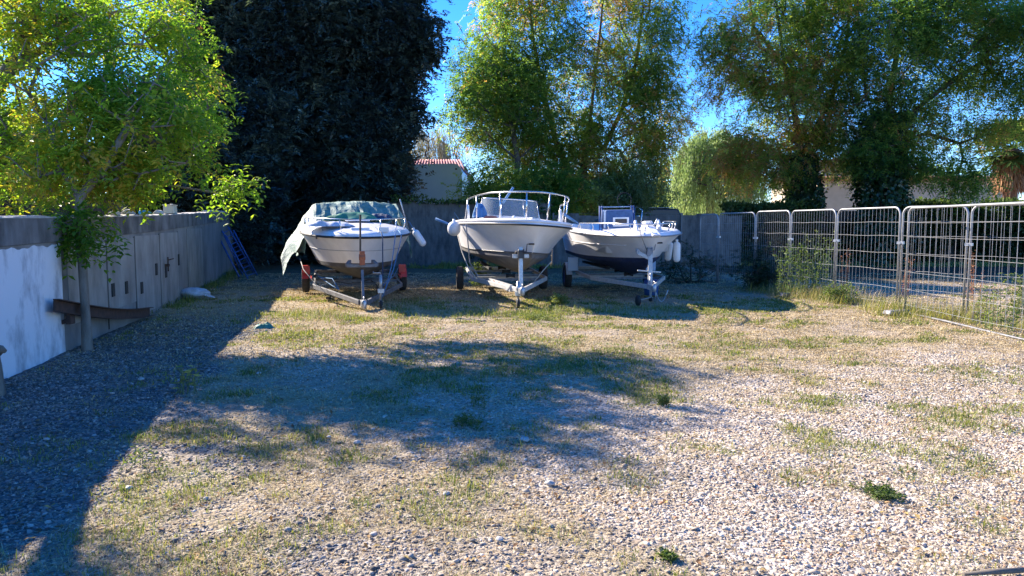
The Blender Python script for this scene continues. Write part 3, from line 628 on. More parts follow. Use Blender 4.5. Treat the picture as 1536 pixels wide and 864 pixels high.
# palm
def palm(label, px, D, hz):
    b = W(px, 340, D); t = thing('palm_tree', label, 'palm', (b.x, D, 0))
    mb = MB(); mb.lathe([(.42, -.1), (.36, .4), (.30, 1.2), (.32, hz - 2.2), (.5, hz - 1.6), (.62, hz - .9), (.5, hz - .3), (.2, hz)], n=16); mb.build('trunk', 'red_bark', t)
    skm = attr_mat('dead palm skirt', [(0, (.25, .12, .06)), (1, (.5, .3, .16))], .9, .2, tcol=(1, 1, 1))
    n = 1500; a = rng.random(n) * 6.283; z = hz - .3 - 1.5 * rng.random(n) ** 1.3; d = np.stack([np.cos(a), np.sin(a), 0 * a], -1)
    P = d * (.35 + .3 * rng.random(n))[:, None]; P[:, 2] = z
    V, Fc = leaf_quads(P, nrm(d * .35 + rv(n) * .25 - [0, 0, 1]), d, .5 + .5 * rng.random(n), .05 + .03 * rng.random(n)); npmesh('dead_skirt', V, Fc, skm, np.repeat(rng.random(n), 2), t)
    pm = attr_mat('palm fans', [(0, (.03, .06, .02)), (.6, (.09, .14, .04)), (1, (.30, .34, .14))], .4, .3)
    P = []; A = []; NN = []; Ln = []; T = []; st = MB()
    for i in range(46):
        az = i * 2.4; el = R(80 - 125 * (i / 46)); d = Vector((math.cos(az) * math.cos(el), math.sin(az) * math.cos(el), math.sin(el)))
        Ls = .8 + .35 * random.random(); c = Vector((0, 0, hz - .1)) + d * Ls; side = d.cross(Vector((0, 0, 1))).normalized(); upn = side.cross(d)
        st.tube([(0, 0, hz - .15), tuple(c)], [.02, .012], 5)
        for q in range(17):
            th = R(-115 + 230 * q / 16); v = d * math.cos(th) + side * math.sin(th); v = (v + Vector((0, 0, -.35 * random.random()))).normalized()
            P.append(c); A.append(v); NN.append(upn); Ln.append(1.0 * (.75 + .25 * math.cos(th))); T.append(.3 + .5 * random.random() - .3 * (el < 0))
    V, Fc = leaf_quads(np.array(P), np.array(A), np.array(NN), np.array(Ln), np.full(len(P), .15)); npmesh('fans', V, Fc, pm, np.repeat(np.clip(T, 0, 1), 2), t)
    st.build('stalks', pm, t)
palm('fan palm with brown dead skirt standing by the right end of the beige house', 1512, 38, 5.5)

# distant tree masses closing the horizon
spf = dict(Fn=7, spread=.5, flen=.8, K=4, ll=.34, lw=.17, droop=.4, outw=.4)
bgt = [(-16, 40, 6.5, 4.2, 'dark', 'bushy dark tree directly behind the left end of the concrete wall'), (-24, 33, 7, 5, 'loc', 'green tree beyond the timber boards at far left'), (-33, 44, 8, 6, 'dark', 'far dark tree past the left edge'),
       (-9, 52, 4.5, 4.5, 'loc', 'low distant tree hidden behind the big evergreen'), (6, 62, 5.5, 5.5, 'loc', 'distant green tree seen under the broad central locust'), (13, 60, 4.2, 4.5, 'loc', 'distant low tree to the left of the round willow'),
       (33, 60, 6.0, 4.5, 'loc', 'distant tree behind the palm')]
for x, y, h, r_, kd, lb in bgt:
    tree('background_tree', lb, 'tree', [(x, y, -.1), (x, y, 1.2), (x + .2, y, h * .45), (x, y, h * .7)],
         [((x, y, h * .58), (r_, r_, h * .45), 120), ((x + r_ * .5, y, h * .4), (r_ * .7, r_ * .7, h * .35), 50), ((x - r_ * .5, y, h * .42), (r_ * .7, r_ * .7, h * .36), 50), ((x, y - 1, h * .22), (r_, r_ * .6, h * .2), 50)],
         .25, darkm if kd == 'dark' else locm, 'dark_bark', spf, (.1, .5), .42, .5, group='trees beyond the yard', rmin=.03, r_tip=.012, step=1.2)

def wch(o, parent):
    """parent an object built in world coordinates"""
    o.parent = parent; o.matrix_parent_inverse = Matrix.Translation(-Vector(parent.location)); return o

# ---------------------------------------------------------------- concrete wall
WP = [Vector((x, y, 0)) for x, y in WALLP]; WH = [1.66, 1.69, 1.71, 1.80, 1.96, 2.10]
def wpos(Y, z=0, out=0):
    x = float(wallx(Y)); return Vector((x + out * .975, Y + out * .22, z))
def wtop(Y): return float(np.interp(Y, [p[1] for p in WALLP], WH))
wall = thing('concrete_wall', 'long weathered concrete wall running back along the left side, its near end whitewashed', 'wall', tuple(wpos(9)))
def wall_strip(ys, z0, z1, out, th, mat_, name, jag=0):
    mb = MB(); V = []; n = len(ys)
    for i, y in enumerate(ys):
        a = z0(y) if callable(z0) else z0; b_ = z1(y) if callable(z1) else z1
        V += [wpos(y, a, out), wpos(y, b_, out), wpos(y, b_, out - th), wpos(y, a, out - th)]
    Fc = []
    for i in range(n - 1):
        for k in range(4): Fc.append((i * 4 + k, i * 4 + (k + 1) % 4, (i + 1) * 4 + (k + 1) % 4, (i + 1) * 4 + k))
    Fc += [(0, 1, 2, 3), tuple((n - 1) * 4 + k for k in (3, 2, 1, 0))]
    mb.add(V, Fc); return wch(mb.build(name, mat_), wall)
ysw = list(np.linspace(3.4, 27.2, 60))
wall_strip(ysw, -.3, lambda y: wtop(y) - .31, 0, .24, 'concrete', 'wall_face')
wall_strip(ysw, lambda y: wtop(y) - .305, lambda y: wtop(y) - .022, .022, .28, 'coping', 'top_beam')
def rough_top(y): return wtop(y) + .008 * math.sin(y * 3.1) + .006 * math.sin(y * 11)
wall_strip(list(np.linspace(3.4, 27.2, 200)), lambda y: wtop(y) - .02, rough_top, .028, .31, 'stone', 'coping_slab')
wall_strip(list(np.linspace(3.4, 9.32, 90)), lambda y: -.05, lambda y: wtop(y) - .345 + .012 * math.sin(y * 9) + .01 * math.sin(y * 23 + 1), .004, .003, 'render', 'whitewash_coat')
# recessed steel doors standing a little proud, with seams
doors = [(9.50, 11.05), (11.12, 12.55), (12.62, 14.25), (14.32, 16.1), (17.2, 19.4)]
for i, (a, c) in enumerate(doors):
    o = wall_strip(list(np.linspace(a, c, 6)), .32 if i < 2 else .06, wtop(a) - .35, .012, .01, 'plate', 'door_panel')
    wall_strip([c + .01, c + .055], .05, wtop(a) - .33, .006, .004, 'dark_gap', 'joint')
for y, z, hh in ((11.3, .62, .2), (12.0, .60, .2), (12.9, .52, .2), (13.95, .78, .22), (14.75, .7, .26), (16.1, .86, .24)):
    mb = MB(); c = wpos(y, z, .02); d = (wpos(y + .1, z) - wpos(y, z)).normalized()
    mb.bar(c - d * .07, c + d * .07, .012, hh); wch(mb.build('recess_plate', 'dark_gap'), wall)
mb = MB(); c = wpos(14.62, .82, .03); mb.bar(c, c + Vector((.08, .02, 0)), .03, .05); mb.tube([c + Vector((.06, 0, -.12)), c + Vector((.06, 0, .16))], .014, 6)
mb.tube([c + Vector((.06, 0, .1)), c + Vector((.07, .22, .12))], .012, 6); wch(mb.build('latch', 'rust'), wall)

# things on the wall
def on_wall(px): # Y on wall line for a pixel column
    ys = np.linspace(6, 27, 800); xs = wallx(ys) - .1; u = xs / ys * F + 768
    return float(ys[np.argmin(np.abs(u - px))])
y = on_wall(260); c = wpos(y, wtop(y), -.12)
mb = MB(); mb.box((0, 0, .09), (.22, .34, .17), taper=.92); mb.box((0, 0, .183), (.235, .36, .02)); mb.tube([(.02, .06, .19), (.02, .06, .215)], .03, 10)
o = mb.build('jerrycan', 'cream', bevel=.012, loc=c); o.rotation_euler.z = R(12); tag(o, 'cream plastic container standing on the wall top under the box elder leaves', 'container')
y = on_wall(222); c = wpos(y, wtop(y) + .04, -.1)
mb = MB(); mb.lathe([(0, -.13), (.036, -.13), (.04, -.12), (.04, .05), (.018, .10), (.018, .13), (0, .13)], axis='X', n=14)
o = mb.build('bottle', attr_mat('sky blue plastic', [(0, (.05, .3, .6)), (1, (.05, .3, .6))], .3), loc=c); o.rotation_euler.z = R(70); tag(o, 'small bright blue plastic bottle lying on the wall top', 'bottle')
for px, s, lb in ((178, .10, 'rounded grey stone farthest left on the wall top, beside the box elder fork'), (198, .13, 'larger brownish stone on the wall top left of the blue bottle'), (243, .11, 'dark stone on the wall top touching the cream container')):
    y = on_wall(px); c = wpos(y, wtop(y) + s * .3, -.12); V = IV * np.array([s, s * 1.3, s * .55]) * (1 + .25 * (rng.random((12, 1)) - .5))
    mb = MB(); mb.add(V, IF.tolist()); o = mb.build('stone', 'stone', bevel=.01, loc=c); tag(o, lb, 'stone')
y = on_wall(322); c = wpos(y, wtop(y) + .025, -.1); mb = MB(); mb.box((0, 0, 0), (.28, .9, .04)); o = mb.build('slab', 'stone', bevel=.006, loc=c); tag(o, 'thin pale slab laid on the far part of the wall top', 'slab')

# timber boards behind
tf = thing('timber_fence', 'dark upright timber boards and posts behind the whitewashed end of the wall', 'fence', (-9.3, 13, 0))
a, b2 = Vector((-9.8, 9.5, 0)), Vector((-8.95, 17, 0)); n = 42
mb = MB()
for i in range(n):
    p = a.lerp(b2, i / n); q = a.lerp(b2, (i + .9) / n); h = 2.22 + .05 * random.random(); mb.bar(p + Vector((0, 0, h / 2)), q + Vector((0, 0, h / 2)), .025, h)
wch(mb.build('board_panel', 'timber'), tf)
for i in range(6):
    p = a.lerp(b2, i / 5) + Vector((.08, 0, 0)); mb = MB(); mb.box(p + Vector((0, 0, 1.14)), (.1, .1, 2.28)); wch(mb.build('post', 'wood'), tf)

# rusty beam
A_ = Vector((-5.40, 8.75, .66)); B_ = Vector((-6.33, 12.95, .10)); t = thing('steel_beam', 'rusty steel channel beam leaning along the foot of the wall behind the box elder', 'beam', (B_.x, B_.y, 0))
mb = MB(); prev = None; N_ = 12
for i in range(N_):
    def pt(f): return A_.lerp(B_, f) + Vector((0, 0, -.07 * math.sin(math.pi * f))) + Vector((.05 * math.sin(math.pi * f), 0, 0))
    p, q = pt(i / N_), pt((i + 1) / N_ + .004)
    mb.bar(p, q, .012, .15); mb.bar(p + Vector((.035, 0, .072)), q + Vector((.035, 0, .072)), .075, .012); mb.bar(p + Vector((.035, 0, -.072)), q + Vector((.035, 0, -.072)), .075, .012)
wch(mb.build('beam', 'rust'), t)
mb = MB(); c = A_.lerp(B_, .12) + Vector((.0, 0, -.16)); mb.box(c, (.06, .1, .12)); mb.bar(c, Vector((c.x - .1, c.y, c.z - .04)), .05, .05); wch(mb.build('bracket', 'rust'), t)
b_ = bpy.data.objects['beam']

# sack
P_ = G(291, 447); V = []; mb = MB(); nn = 22; mm = 14
for i in range(mm + 1):
    for j in range(nn):
        th = math.pi * i / mm; ph = 2 * math.pi * j / nn; r_ = 1 + .28 * (vnoise(np.array(i * .6 + 3), np.array(j % nn * .9)) - .5) * math.sin(th) * 2
        V.append((.34 * r_ * math.sin(th) * math.cos(ph), .2 * r_ * math.sin(th) * math.sin(ph), .11 + .12 * r_ * math.cos(th)))
mb.add(V, [(i * nn + j, i * nn + (j + 1) % nn, (i + 1) * nn + (j + 1) % nn, (i + 1) * nn + j) for i in range(mm) for j in range(nn)], True)
mb.add([(.3, 0, .12), (.5, .06, .03), (.55, -.05, .02), (.3, -.1, .08)], [(0, 1, 2, 3)])
o = mb.build('sack', 'sack', loc=(P_.x, P_.y, 0)); o.rotation_euler.z = R(-15); tag(o, 'crumpled white woven sack lying at the foot of the wall', 'sack')

# blue trestles leaning on the wall
def trestle(label, f0, f1, t0, t1):
    t = thing('trestle', label, 'trestle', (f0.x, f0.y, 0)); o = Vector(t.location)
    for a, c in ((f0, t0), (f1, t1)): MB().tube([a - o, c - o], .024, 8).build('leg', 'bluepaint', t)
    for k in range(6): f = .06 + k * .176; MB().tube([f0.lerp(t0, f) - o, f1.lerp(t1, f) - o], .015, 6).build('rung', 'bluepaint', t)
trestle('blue metal trestle leaning against the far end of the wall, nearer of the pair', G(372, 418), G(386, 413), W(338, 352, 22.6), W(350, 345, 23.6))
trestle('blue metal trestle frame lying behind the nearer one against the far wall', G(364, 413), G(380, 408), W(333, 346, 23.4), W(342, 340, 24.6))
q = G(358, 415); mb = MB(); mb.tube([(q.x - .9, q.y + .3, 1.65), (q.x + .2, q.y - .5, .03)], .028, 6)
tag(mb.build('pole', 'bluepaint'), 'single dark blue pole propped beside the blue trestles', 'pole')

# ---------------------------------------------------------------- back fence: wire mesh in front of a reed screen
def mesh_fence(label, pts, H, s=.13, th=.0055, screen=True, hf=None, smat='screen'):
    c = Vector(pts[0]).lerp(Vector(pts[-1]), .5); t = thing('mesh_fence', label, 'fence', (c.x, c.y, 0))
    wv = MB(); sc_ = MB()
    for i in range(len(pts) - 1):
        a, b_ = Vector((*pts[i], 0)), Vector((*pts[i + 1], 0)); L_ = (b_ - a).length; n = int(L_ / s); nn = Vector((-(b_ - a).y, (b_ - a).x, 0)).normalized() * .06
        for k in range(n + 1):
            p = a.lerp(b_, k / n); wv.box((p.x, p.y, H / 2 + .04), (th, th, H - .06))
        for k in range(int(H / .2) + 1):
            z = .06 + k * .2; wv.bar(a + Vector((0, -.006, z)), b_ + Vector((0, -.006, z)), th, th)
        m = int(L_ / .5)
        for k in range(m):
            p, q = a.lerp(b_, k / m) + nn, a.lerp(b_, (k + 1) / m) + nn; h = H - .04 + .05 * math.sin(k * 1.7) + .04 * random.random(); sc_.bar(p + Vector((0, 0, h / 2)), q + Vector((0, 0, h / 2)), .03, h)
        for k in range(int(L_ / 2.5) + 1):
            p = a.lerp(b_, k / max(1, int(L_ / 2.5))) - nn * .5; mb = MB(); mb.box((p.x, p.y, H / 2 + .03), (.06, .06, H + .06)); wch(mb.build('post', 'wire'), t)
    wch(wv.build('mesh_panel', 'wire'), t)
    if screen: wch(sc_.build('reed_screen', smat), t)
    return t
mesh_fence('brown reed-screened wire mesh fence closing the yard behind the boats', [(-4.75, 28.9), (0, 29), (1.5, 29.1)], 2.48)
mesh_fence('darker lower screened fence running from behind the middle boat to the right-hand barriers', [(1.6, 29.1), (6.6, 29.2), (9.0, 29.3)], 2.02, s=.2)
# ivy sprigs on the fence top
n = 700; x = -4.6 + 4.2 * rng.random(n); P = np.stack([x, 28.9 + .15 * rng.normal(size=n), 2.46 + .1 * rng.random(n) * (1 + 2 * (fbm(x * 1.5, x * 0, 2, 4) > .55))], -1)
V, Fc = leaf_quads(P, rv(n), rv(n), .1 + .06 * rng.random(n), np.full(n, .07)); o = npmesh('ivy_fringe', V, Fc, hedm, np.repeat(.3 + .7 * rng.random(n), 2)); tag(o, kind='stuff')
x = 1.5 - 3.2 * rng.random(1800) ** .9; z = 2.6 * rng.random(1800); n = 1800
P = np.stack([x, 28.75 + .15 * rng.normal(size=n), z], -1); ok = fbm(x * 1.2, z * 1.2, 2, 14) > .5; P = P[ok]; n = len(P)
V, Fc = leaf_quads(P, rv(n), rv(n), .12 + .06 * rng.random(n), np.full(n, .08)); o = npmesh('climbing_ivy', V, Fc, ivym, np.repeat(rng.random(n), 2)); tag(o, kind='stuff')

# ---------------------------------------------------------------- caravan, house with red roof, green container, beige house, van, hedge
def extr(poly, y0, y1):
    n = len(poly); V = [(x, y0, z) for x, z in poly] + [(x, y1, z) for x, z in poly]
    return MB().add(V, [tuple(range(n))[::-1], tuple(range(n, 2 * n))] + [(i, (i + 1) % n, (i + 1) % n + n, i + n) for i in range(n)])
cD = 37.5; x0, x1 = W(600, 300, cD).x, W(693, 300, cD).x; zt = W(690, 246, cD).z
t = thing('caravan', 'pale grey caravan with one rounded upper corner parked behind the mesh fence', 'caravan', ((x0 + x1) / 2, cD, 0)); cw = (x1 - x0) / 2
cr = .45; arc = [(cw - cr + cr * math.sin(R(a)), zt - cr + cr * math.cos(R(a))) for a in range(0, 91, 10)]
poly = [(-cw, .6), (-cw, zt - .05)] + arc + [(cw, .6)]
extr(poly, 0, 5.5).build('body', 'caravan', t)
extr([(x * 1.004, z + (.02 if z > 2 else 0)) for x, z in poly], -.03, .02).build('rear_trim', 'caravan', t)
mb = MB(); mb.box((cw - .28, -.045, zt - .25), (.1, .03, .08)); mb.build('marker_lamp', 'blackpl', t)
extr([(-cw * .6, 1.6), (-cw * .6, 2.3), (cw * .3, 2.3), (cw * .3, 1.6)], -.05, -.031).build('window', 'glass', t)
for s in (-1, 1): MB().lathe([(0, -.1), (.22, -.1), (.33, -.07), (.33, .07), (.22, .1), (0, .1)], (s * (cw - .15), 2.6, .33), 'X').build('wheel', 'tyre', t)
hD = 46; x0, x1 = W(560, 300, hD).x, W(706, 300, hD).x; ze = W(700, 262, hD).z; zr = W(690, 243, hD).z
t = thing('house', 'low house with pink-red tiled roof showing above the caravan', 'house', ((x0 + x1) / 2, hD, 0)); hw = (x1 - x0) / 2
MB().box((0, 3, ze / 2), (2 * hw - .3, 6, ze)).build('wall', 'greywall', t)
rm = MB(); rm.add([(-hw, -.4, ze), (hw, -.4, ze), (hw - 1.1, 1.6, zr + .25), (-hw + 1, 1.6, zr + .25)], [(0, 1, 2, 3)]); rm.add([(hw, -.4, ze), (hw, 6.4, ze), (hw - 1.1, 4.5, zr + .25), (hw - 1.1, 1.6, zr + .25)], [(0, 1, 2, 3)])
rm.add([(hw, 6.4, ze), (-hw, 6.4, ze), (-hw + 1, 4.5, zr + .25), (hw - 1.1, 4.5, zr + .25)], [(0, 1, 2, 3)]); rm.add([(-hw + 1, 1.6, zr + .25), (hw - 1.1, 1.6, zr + .25), (hw - 1.1, 4.5, zr + .25), (-hw + 1, 4.5, zr + .25)], [(0, 1, 2, 3)])
for k in range(28): xx = -hw + .2 + k * (2 * hw - .4) / 27; rm.tube([(xx, -.42, ze + .03), (xx * .78, 1.55, zr + .27)], .05, 6)
rm.build('roof', 'redtile', t)
MB().box((0, -.42, ze - .06), (2 * hw + .1, .08, .1)).build('fascia', 'redtile', t)
gD = 38; c = W(757, 293, gD); t = thing('container', 'dark green steel container glimpsed through the leaves behind the middle boat', 'container', (c.x, gD, 0))
gh = W(757, 277, gD).z; MB().box((0, 1.2, gh / 2), (2.2, 2.4, gh)).build('body', 'greenbox', t, bevel=.03)
mb = MB(); [mb.box((-1 + k * .2, -.01, gh / 2), (.09, .05, gh - .3)) for k in range(11)]; mb.build('ribbed_side', 'greenbox', t)
# beige house
bD = 46; t = thing('house', 'long single-storey beige house with clay tile eaves behind the right-hand trees', 'house', (W(1360, 300, bD).x, bD, 0)); bx = W(1360, 300, bD).x
zl = W(1450, 268, bD).z; xa, xb = W(1225, 300, bD).x - bx, W(1527, 300, bD).x - bx
MB().box(((xa + xb) / 2, 4, zl / 2), (xb - xa, 8, zl)).build('wall', 'beige', t)
rm = MB(); rm.add([(xa - .4, -.5, zl), (xb + .4, -.5, zl), (xb + .4, 4, zl + .3), (xa - .4, 4, zl + .3), (xb + .4, 8.5, zl), (xa - .4, 8.5, zl)], [(0, 1, 2, 3), (3, 2, 4, 5), (0, 3, 5), (1, 4, 2)])
for k in range(56): xx = xa - .3 + k * (xb - xa + .6) / 55; rm.tube([(xx, -.58, zl + .03), (xx, 4, zl + .34)], .085, 6)
rm.build('roof', 'tile', t)
MB().box(((xa + xb) / 2, -.2, zl - .08), (xb - xa + .5, .36, .12)).build('cornice', 'tile', t)
# taller beige wing behind the gap
wx = W(1262, 300, 50).x; zt2 = W(1262, 243, 50).z; t = thing('house', 'taller beige gable wall seen in the gap between the two ivy-wrapped locusts', 'house', (wx, 50, 0))
extr([(-2.6, 0), (2.6, 0), (2.6, zt2 - .5), (0, zt2 + .2), (-2.6, zt2 - .5)], .6, 6).build('wall', 'beige', t)
rm = MB(); rm.add([(-2.9, .4, zt2 - .52), (0, .4, zt2 + .26), (2.9, .4, zt2 - .52), (-2.9, 6.2, zt2 - .52), (0, 6.2, zt2 + .26), (2.9, 6.2, zt2 - .52), (0, .4, zt2 + .36), (0, 6.2, zt2 + .36)], [(0, 1, 6), (1, 2, 6), (0, 6, 7, 3), (6, 2, 5, 7)]); rm.build('roof', 'tile', t)
# van behind the fence
vD = 32.5; c = W(985, 330, vD); t = thing('van', 'dark van whose roof edge shows over the fence behind the right boat', 'van', (c.x, vD, 0)); vh = W(990, 313, vD).z
prof = [(-2.1, .35), (-2.1, 1.5), (-1.95, vh), (.9, vh), (1.5, 1.35), (2.2, 1.15), (2.25, .35)]
vb = extr(prof, -.05, 1.75); vb.build('body', 'carpaint', t, bevel=.06)
MB().box((-.5, .85, vh + .045), (2.5, 1.5, .03)).build('roof_rack', 'galv', t, bevel=.01)
for s in (-1.35, 1.35):
    MB().lathe([(0, -.1), (.22, -.1), (.33, -.07), (.33, .07), (.22, .1), (0, .1)], (s, -.02, .33), 'Y').build('wheel', 'tyre', t)
for xw in (-1.3, -.2): MB().box((xw, -.06, 1.55), (.95, .02, .5)).build('window', 'glass', t, bevel=.02)

# hedge behind the right plot
hd = thing('hedge', 'long clipped hedge at the back of the plot beyond the wire barriers', 'hedge', (16, 31.5, 0))
x = 8.9 + 18 * rng.random(34000); f = rng.random(34000); side = rng.random(34000)
hh = 2.45 + .22 * (fbm(x * .8, x * 0 + 3, 3, 2) - .5) * 2
y = np.where(side < .7, 31 + .25 * rng.normal(size=x.size) * .6, 31 + 1.2 * rng.random(x.size)); z = np.where(side < .7, hh * rng.random(x.size), hh + .07 * rng.normal(size=x.size))
gp = fbm(x * .9, z * .9, 3, 31); ok = gp > .33; P = np.stack([x, y, z], -1)[ok] - [16, 31.5, 0]; n = len(P)
V, Fc = leaf_quads(P, nrm(rv(n) - [0, .4, 0]), nrm(rv(n) + [0, -.8, .5]), .13 + .09 * rng.random(n), .075 + .05 * rng.random(n))
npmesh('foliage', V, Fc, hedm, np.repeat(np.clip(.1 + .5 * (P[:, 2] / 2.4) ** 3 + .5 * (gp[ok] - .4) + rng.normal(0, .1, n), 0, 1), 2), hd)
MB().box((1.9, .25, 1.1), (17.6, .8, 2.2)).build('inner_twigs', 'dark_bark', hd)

# ---------------------------------------------------------------- right-hand wire barriers
def round_rect(w_, h, r, z0=0):
    pts = [(0, z0), (0, h - r)] + [(r - r * math.cos(R(a)), h - r + r * math.sin(R(a))) for a in range(15, 90, 15)] + [(r, h)] + [(w_ - r, h)] + [(w_ - r + r * math.sin(R(a)), h - r + r * math.cos(R(a))) for a in range(15, 90, 15)] + [(w_, h - r), (w_, z0)]
    return pts
def barrier(label, p, q, H, nv, feet=True, lean=0, tr=.018, base=False, z0=0.0):
    p, q = Vector(p), Vector(q); Lw = (q - p).length; t = thing('wire_barrier', label, 'fence panel', (p.x, p.y, 0), rot=(lean, 0, math.atan2(q.y - p.y, q.x - p.x)), group='wire barriers along the right side')
    MB().tube([(x, 0, z) for x, z in round_rect(Lw, H, .14, z0)], tr, 10).build('frame', 'zinc', t)
    mb = MB()
    for k in range(1, nv): x = Lw * k / nv + random.uniform(-.004, .004); mb.tube([(x, .006 * math.sin(k), .12), (x, 0, H)], .0029, 4, cap=False)
    for z in (.16, .45, .78, 1.1, 1.42, 1.68): mb.tube([(Lw * f, -.01, z * H / 1.95 + .006 * math.sin(9 * f + z * 5)) for f in np.linspace(0, 1, 8)], .0026, 4, cap=False)
    mb.build('wire_mesh', 'zinc', t)
    if base: MB().tube([(0, 0, .02), (Lw * .3, .01, .028), (Lw * .6, -.01, .022), (Lw, 0, .03)], tr * .9, 8).build('bottom_tube', 'dullsteel', t)
    return t
BP = [G(1048, 421), G(1076, 425), G(1131, 433), G(1183, 441), G(1251, 452), G(1346, 468), G(1447, 480), G(1590, 497)]
names = ['farthest wire barrier, meeting the dark back fence', 'short barrier second from the back fence', 'barrier beside the dark bush, third from the back fence', 'barrier with dry tall weeds growing through it, fourth from the back fence',
         'barrier left of the doubled posts, fifth from the back fence', 'narrower-looking barrier just right of the doubled posts, behind the slanting gate frame', 'barrier at the right edge behind the slanting gate frame']
tops = [W(1062, 321, 20).z, 0, 0, 0, 0, 0, 0]
for i in range(7):
    a, b_ = BP[i], BP[i + 1]; d = (b_ - a).normalized() * .035; H = [1.90, 1.92, 1.94, 1.93, 1.93, 1.93, 1.93][i]
    barrier(names[i], a + d, b_ - d, H, 17 if i < 5 else 13)
for i in range(1, 7):
    p = BP[i]; mb = MB(); mb.box((0, 0, 1.28), (.12, .05, .05)); mb.tube([(0, -.04, 1.28), (0, .04, 1.28)], .012, 6); o = mb.build('clamp', 'galv', loc=(p.x, p.y - .01, 0)); o.rotation_euler.z = R(-60)
    tag(o, f'steel clamp joining the ' + ['first and second', 'second and third', 'third and fourth', 'fourth and fifth', 'fifth and sixth', 'sixth and last'][i - 1] + ' wire barriers counted from the back', 'clamp', 'clamps on the wire barriers')
ga, gb = G(1357, 470), G(1640, 536)
barrier('front gate panel slanting towards the camera with a round tube along the ground', ga, gb, 1.91, 24, tr=.02, base=True)
for (px, py, lb) in ((1345, 471, 'grey weighted foot under the doubled barrier posts'), (1183, 444, 'low foot half hidden in grass under the fourth barrier'),):
    p = G(px, py); mb = MB(); mb.box((0, 0, .04), (.5, .18, .07), taper=.9); o = mb.build('barrier_foot', 'grey', bevel=.015, loc=(p.x, p.y, 0)); o.rotation_euler.z = R(20); tag(o, lb, 'barrier foot', 'feet of the wire barriers')

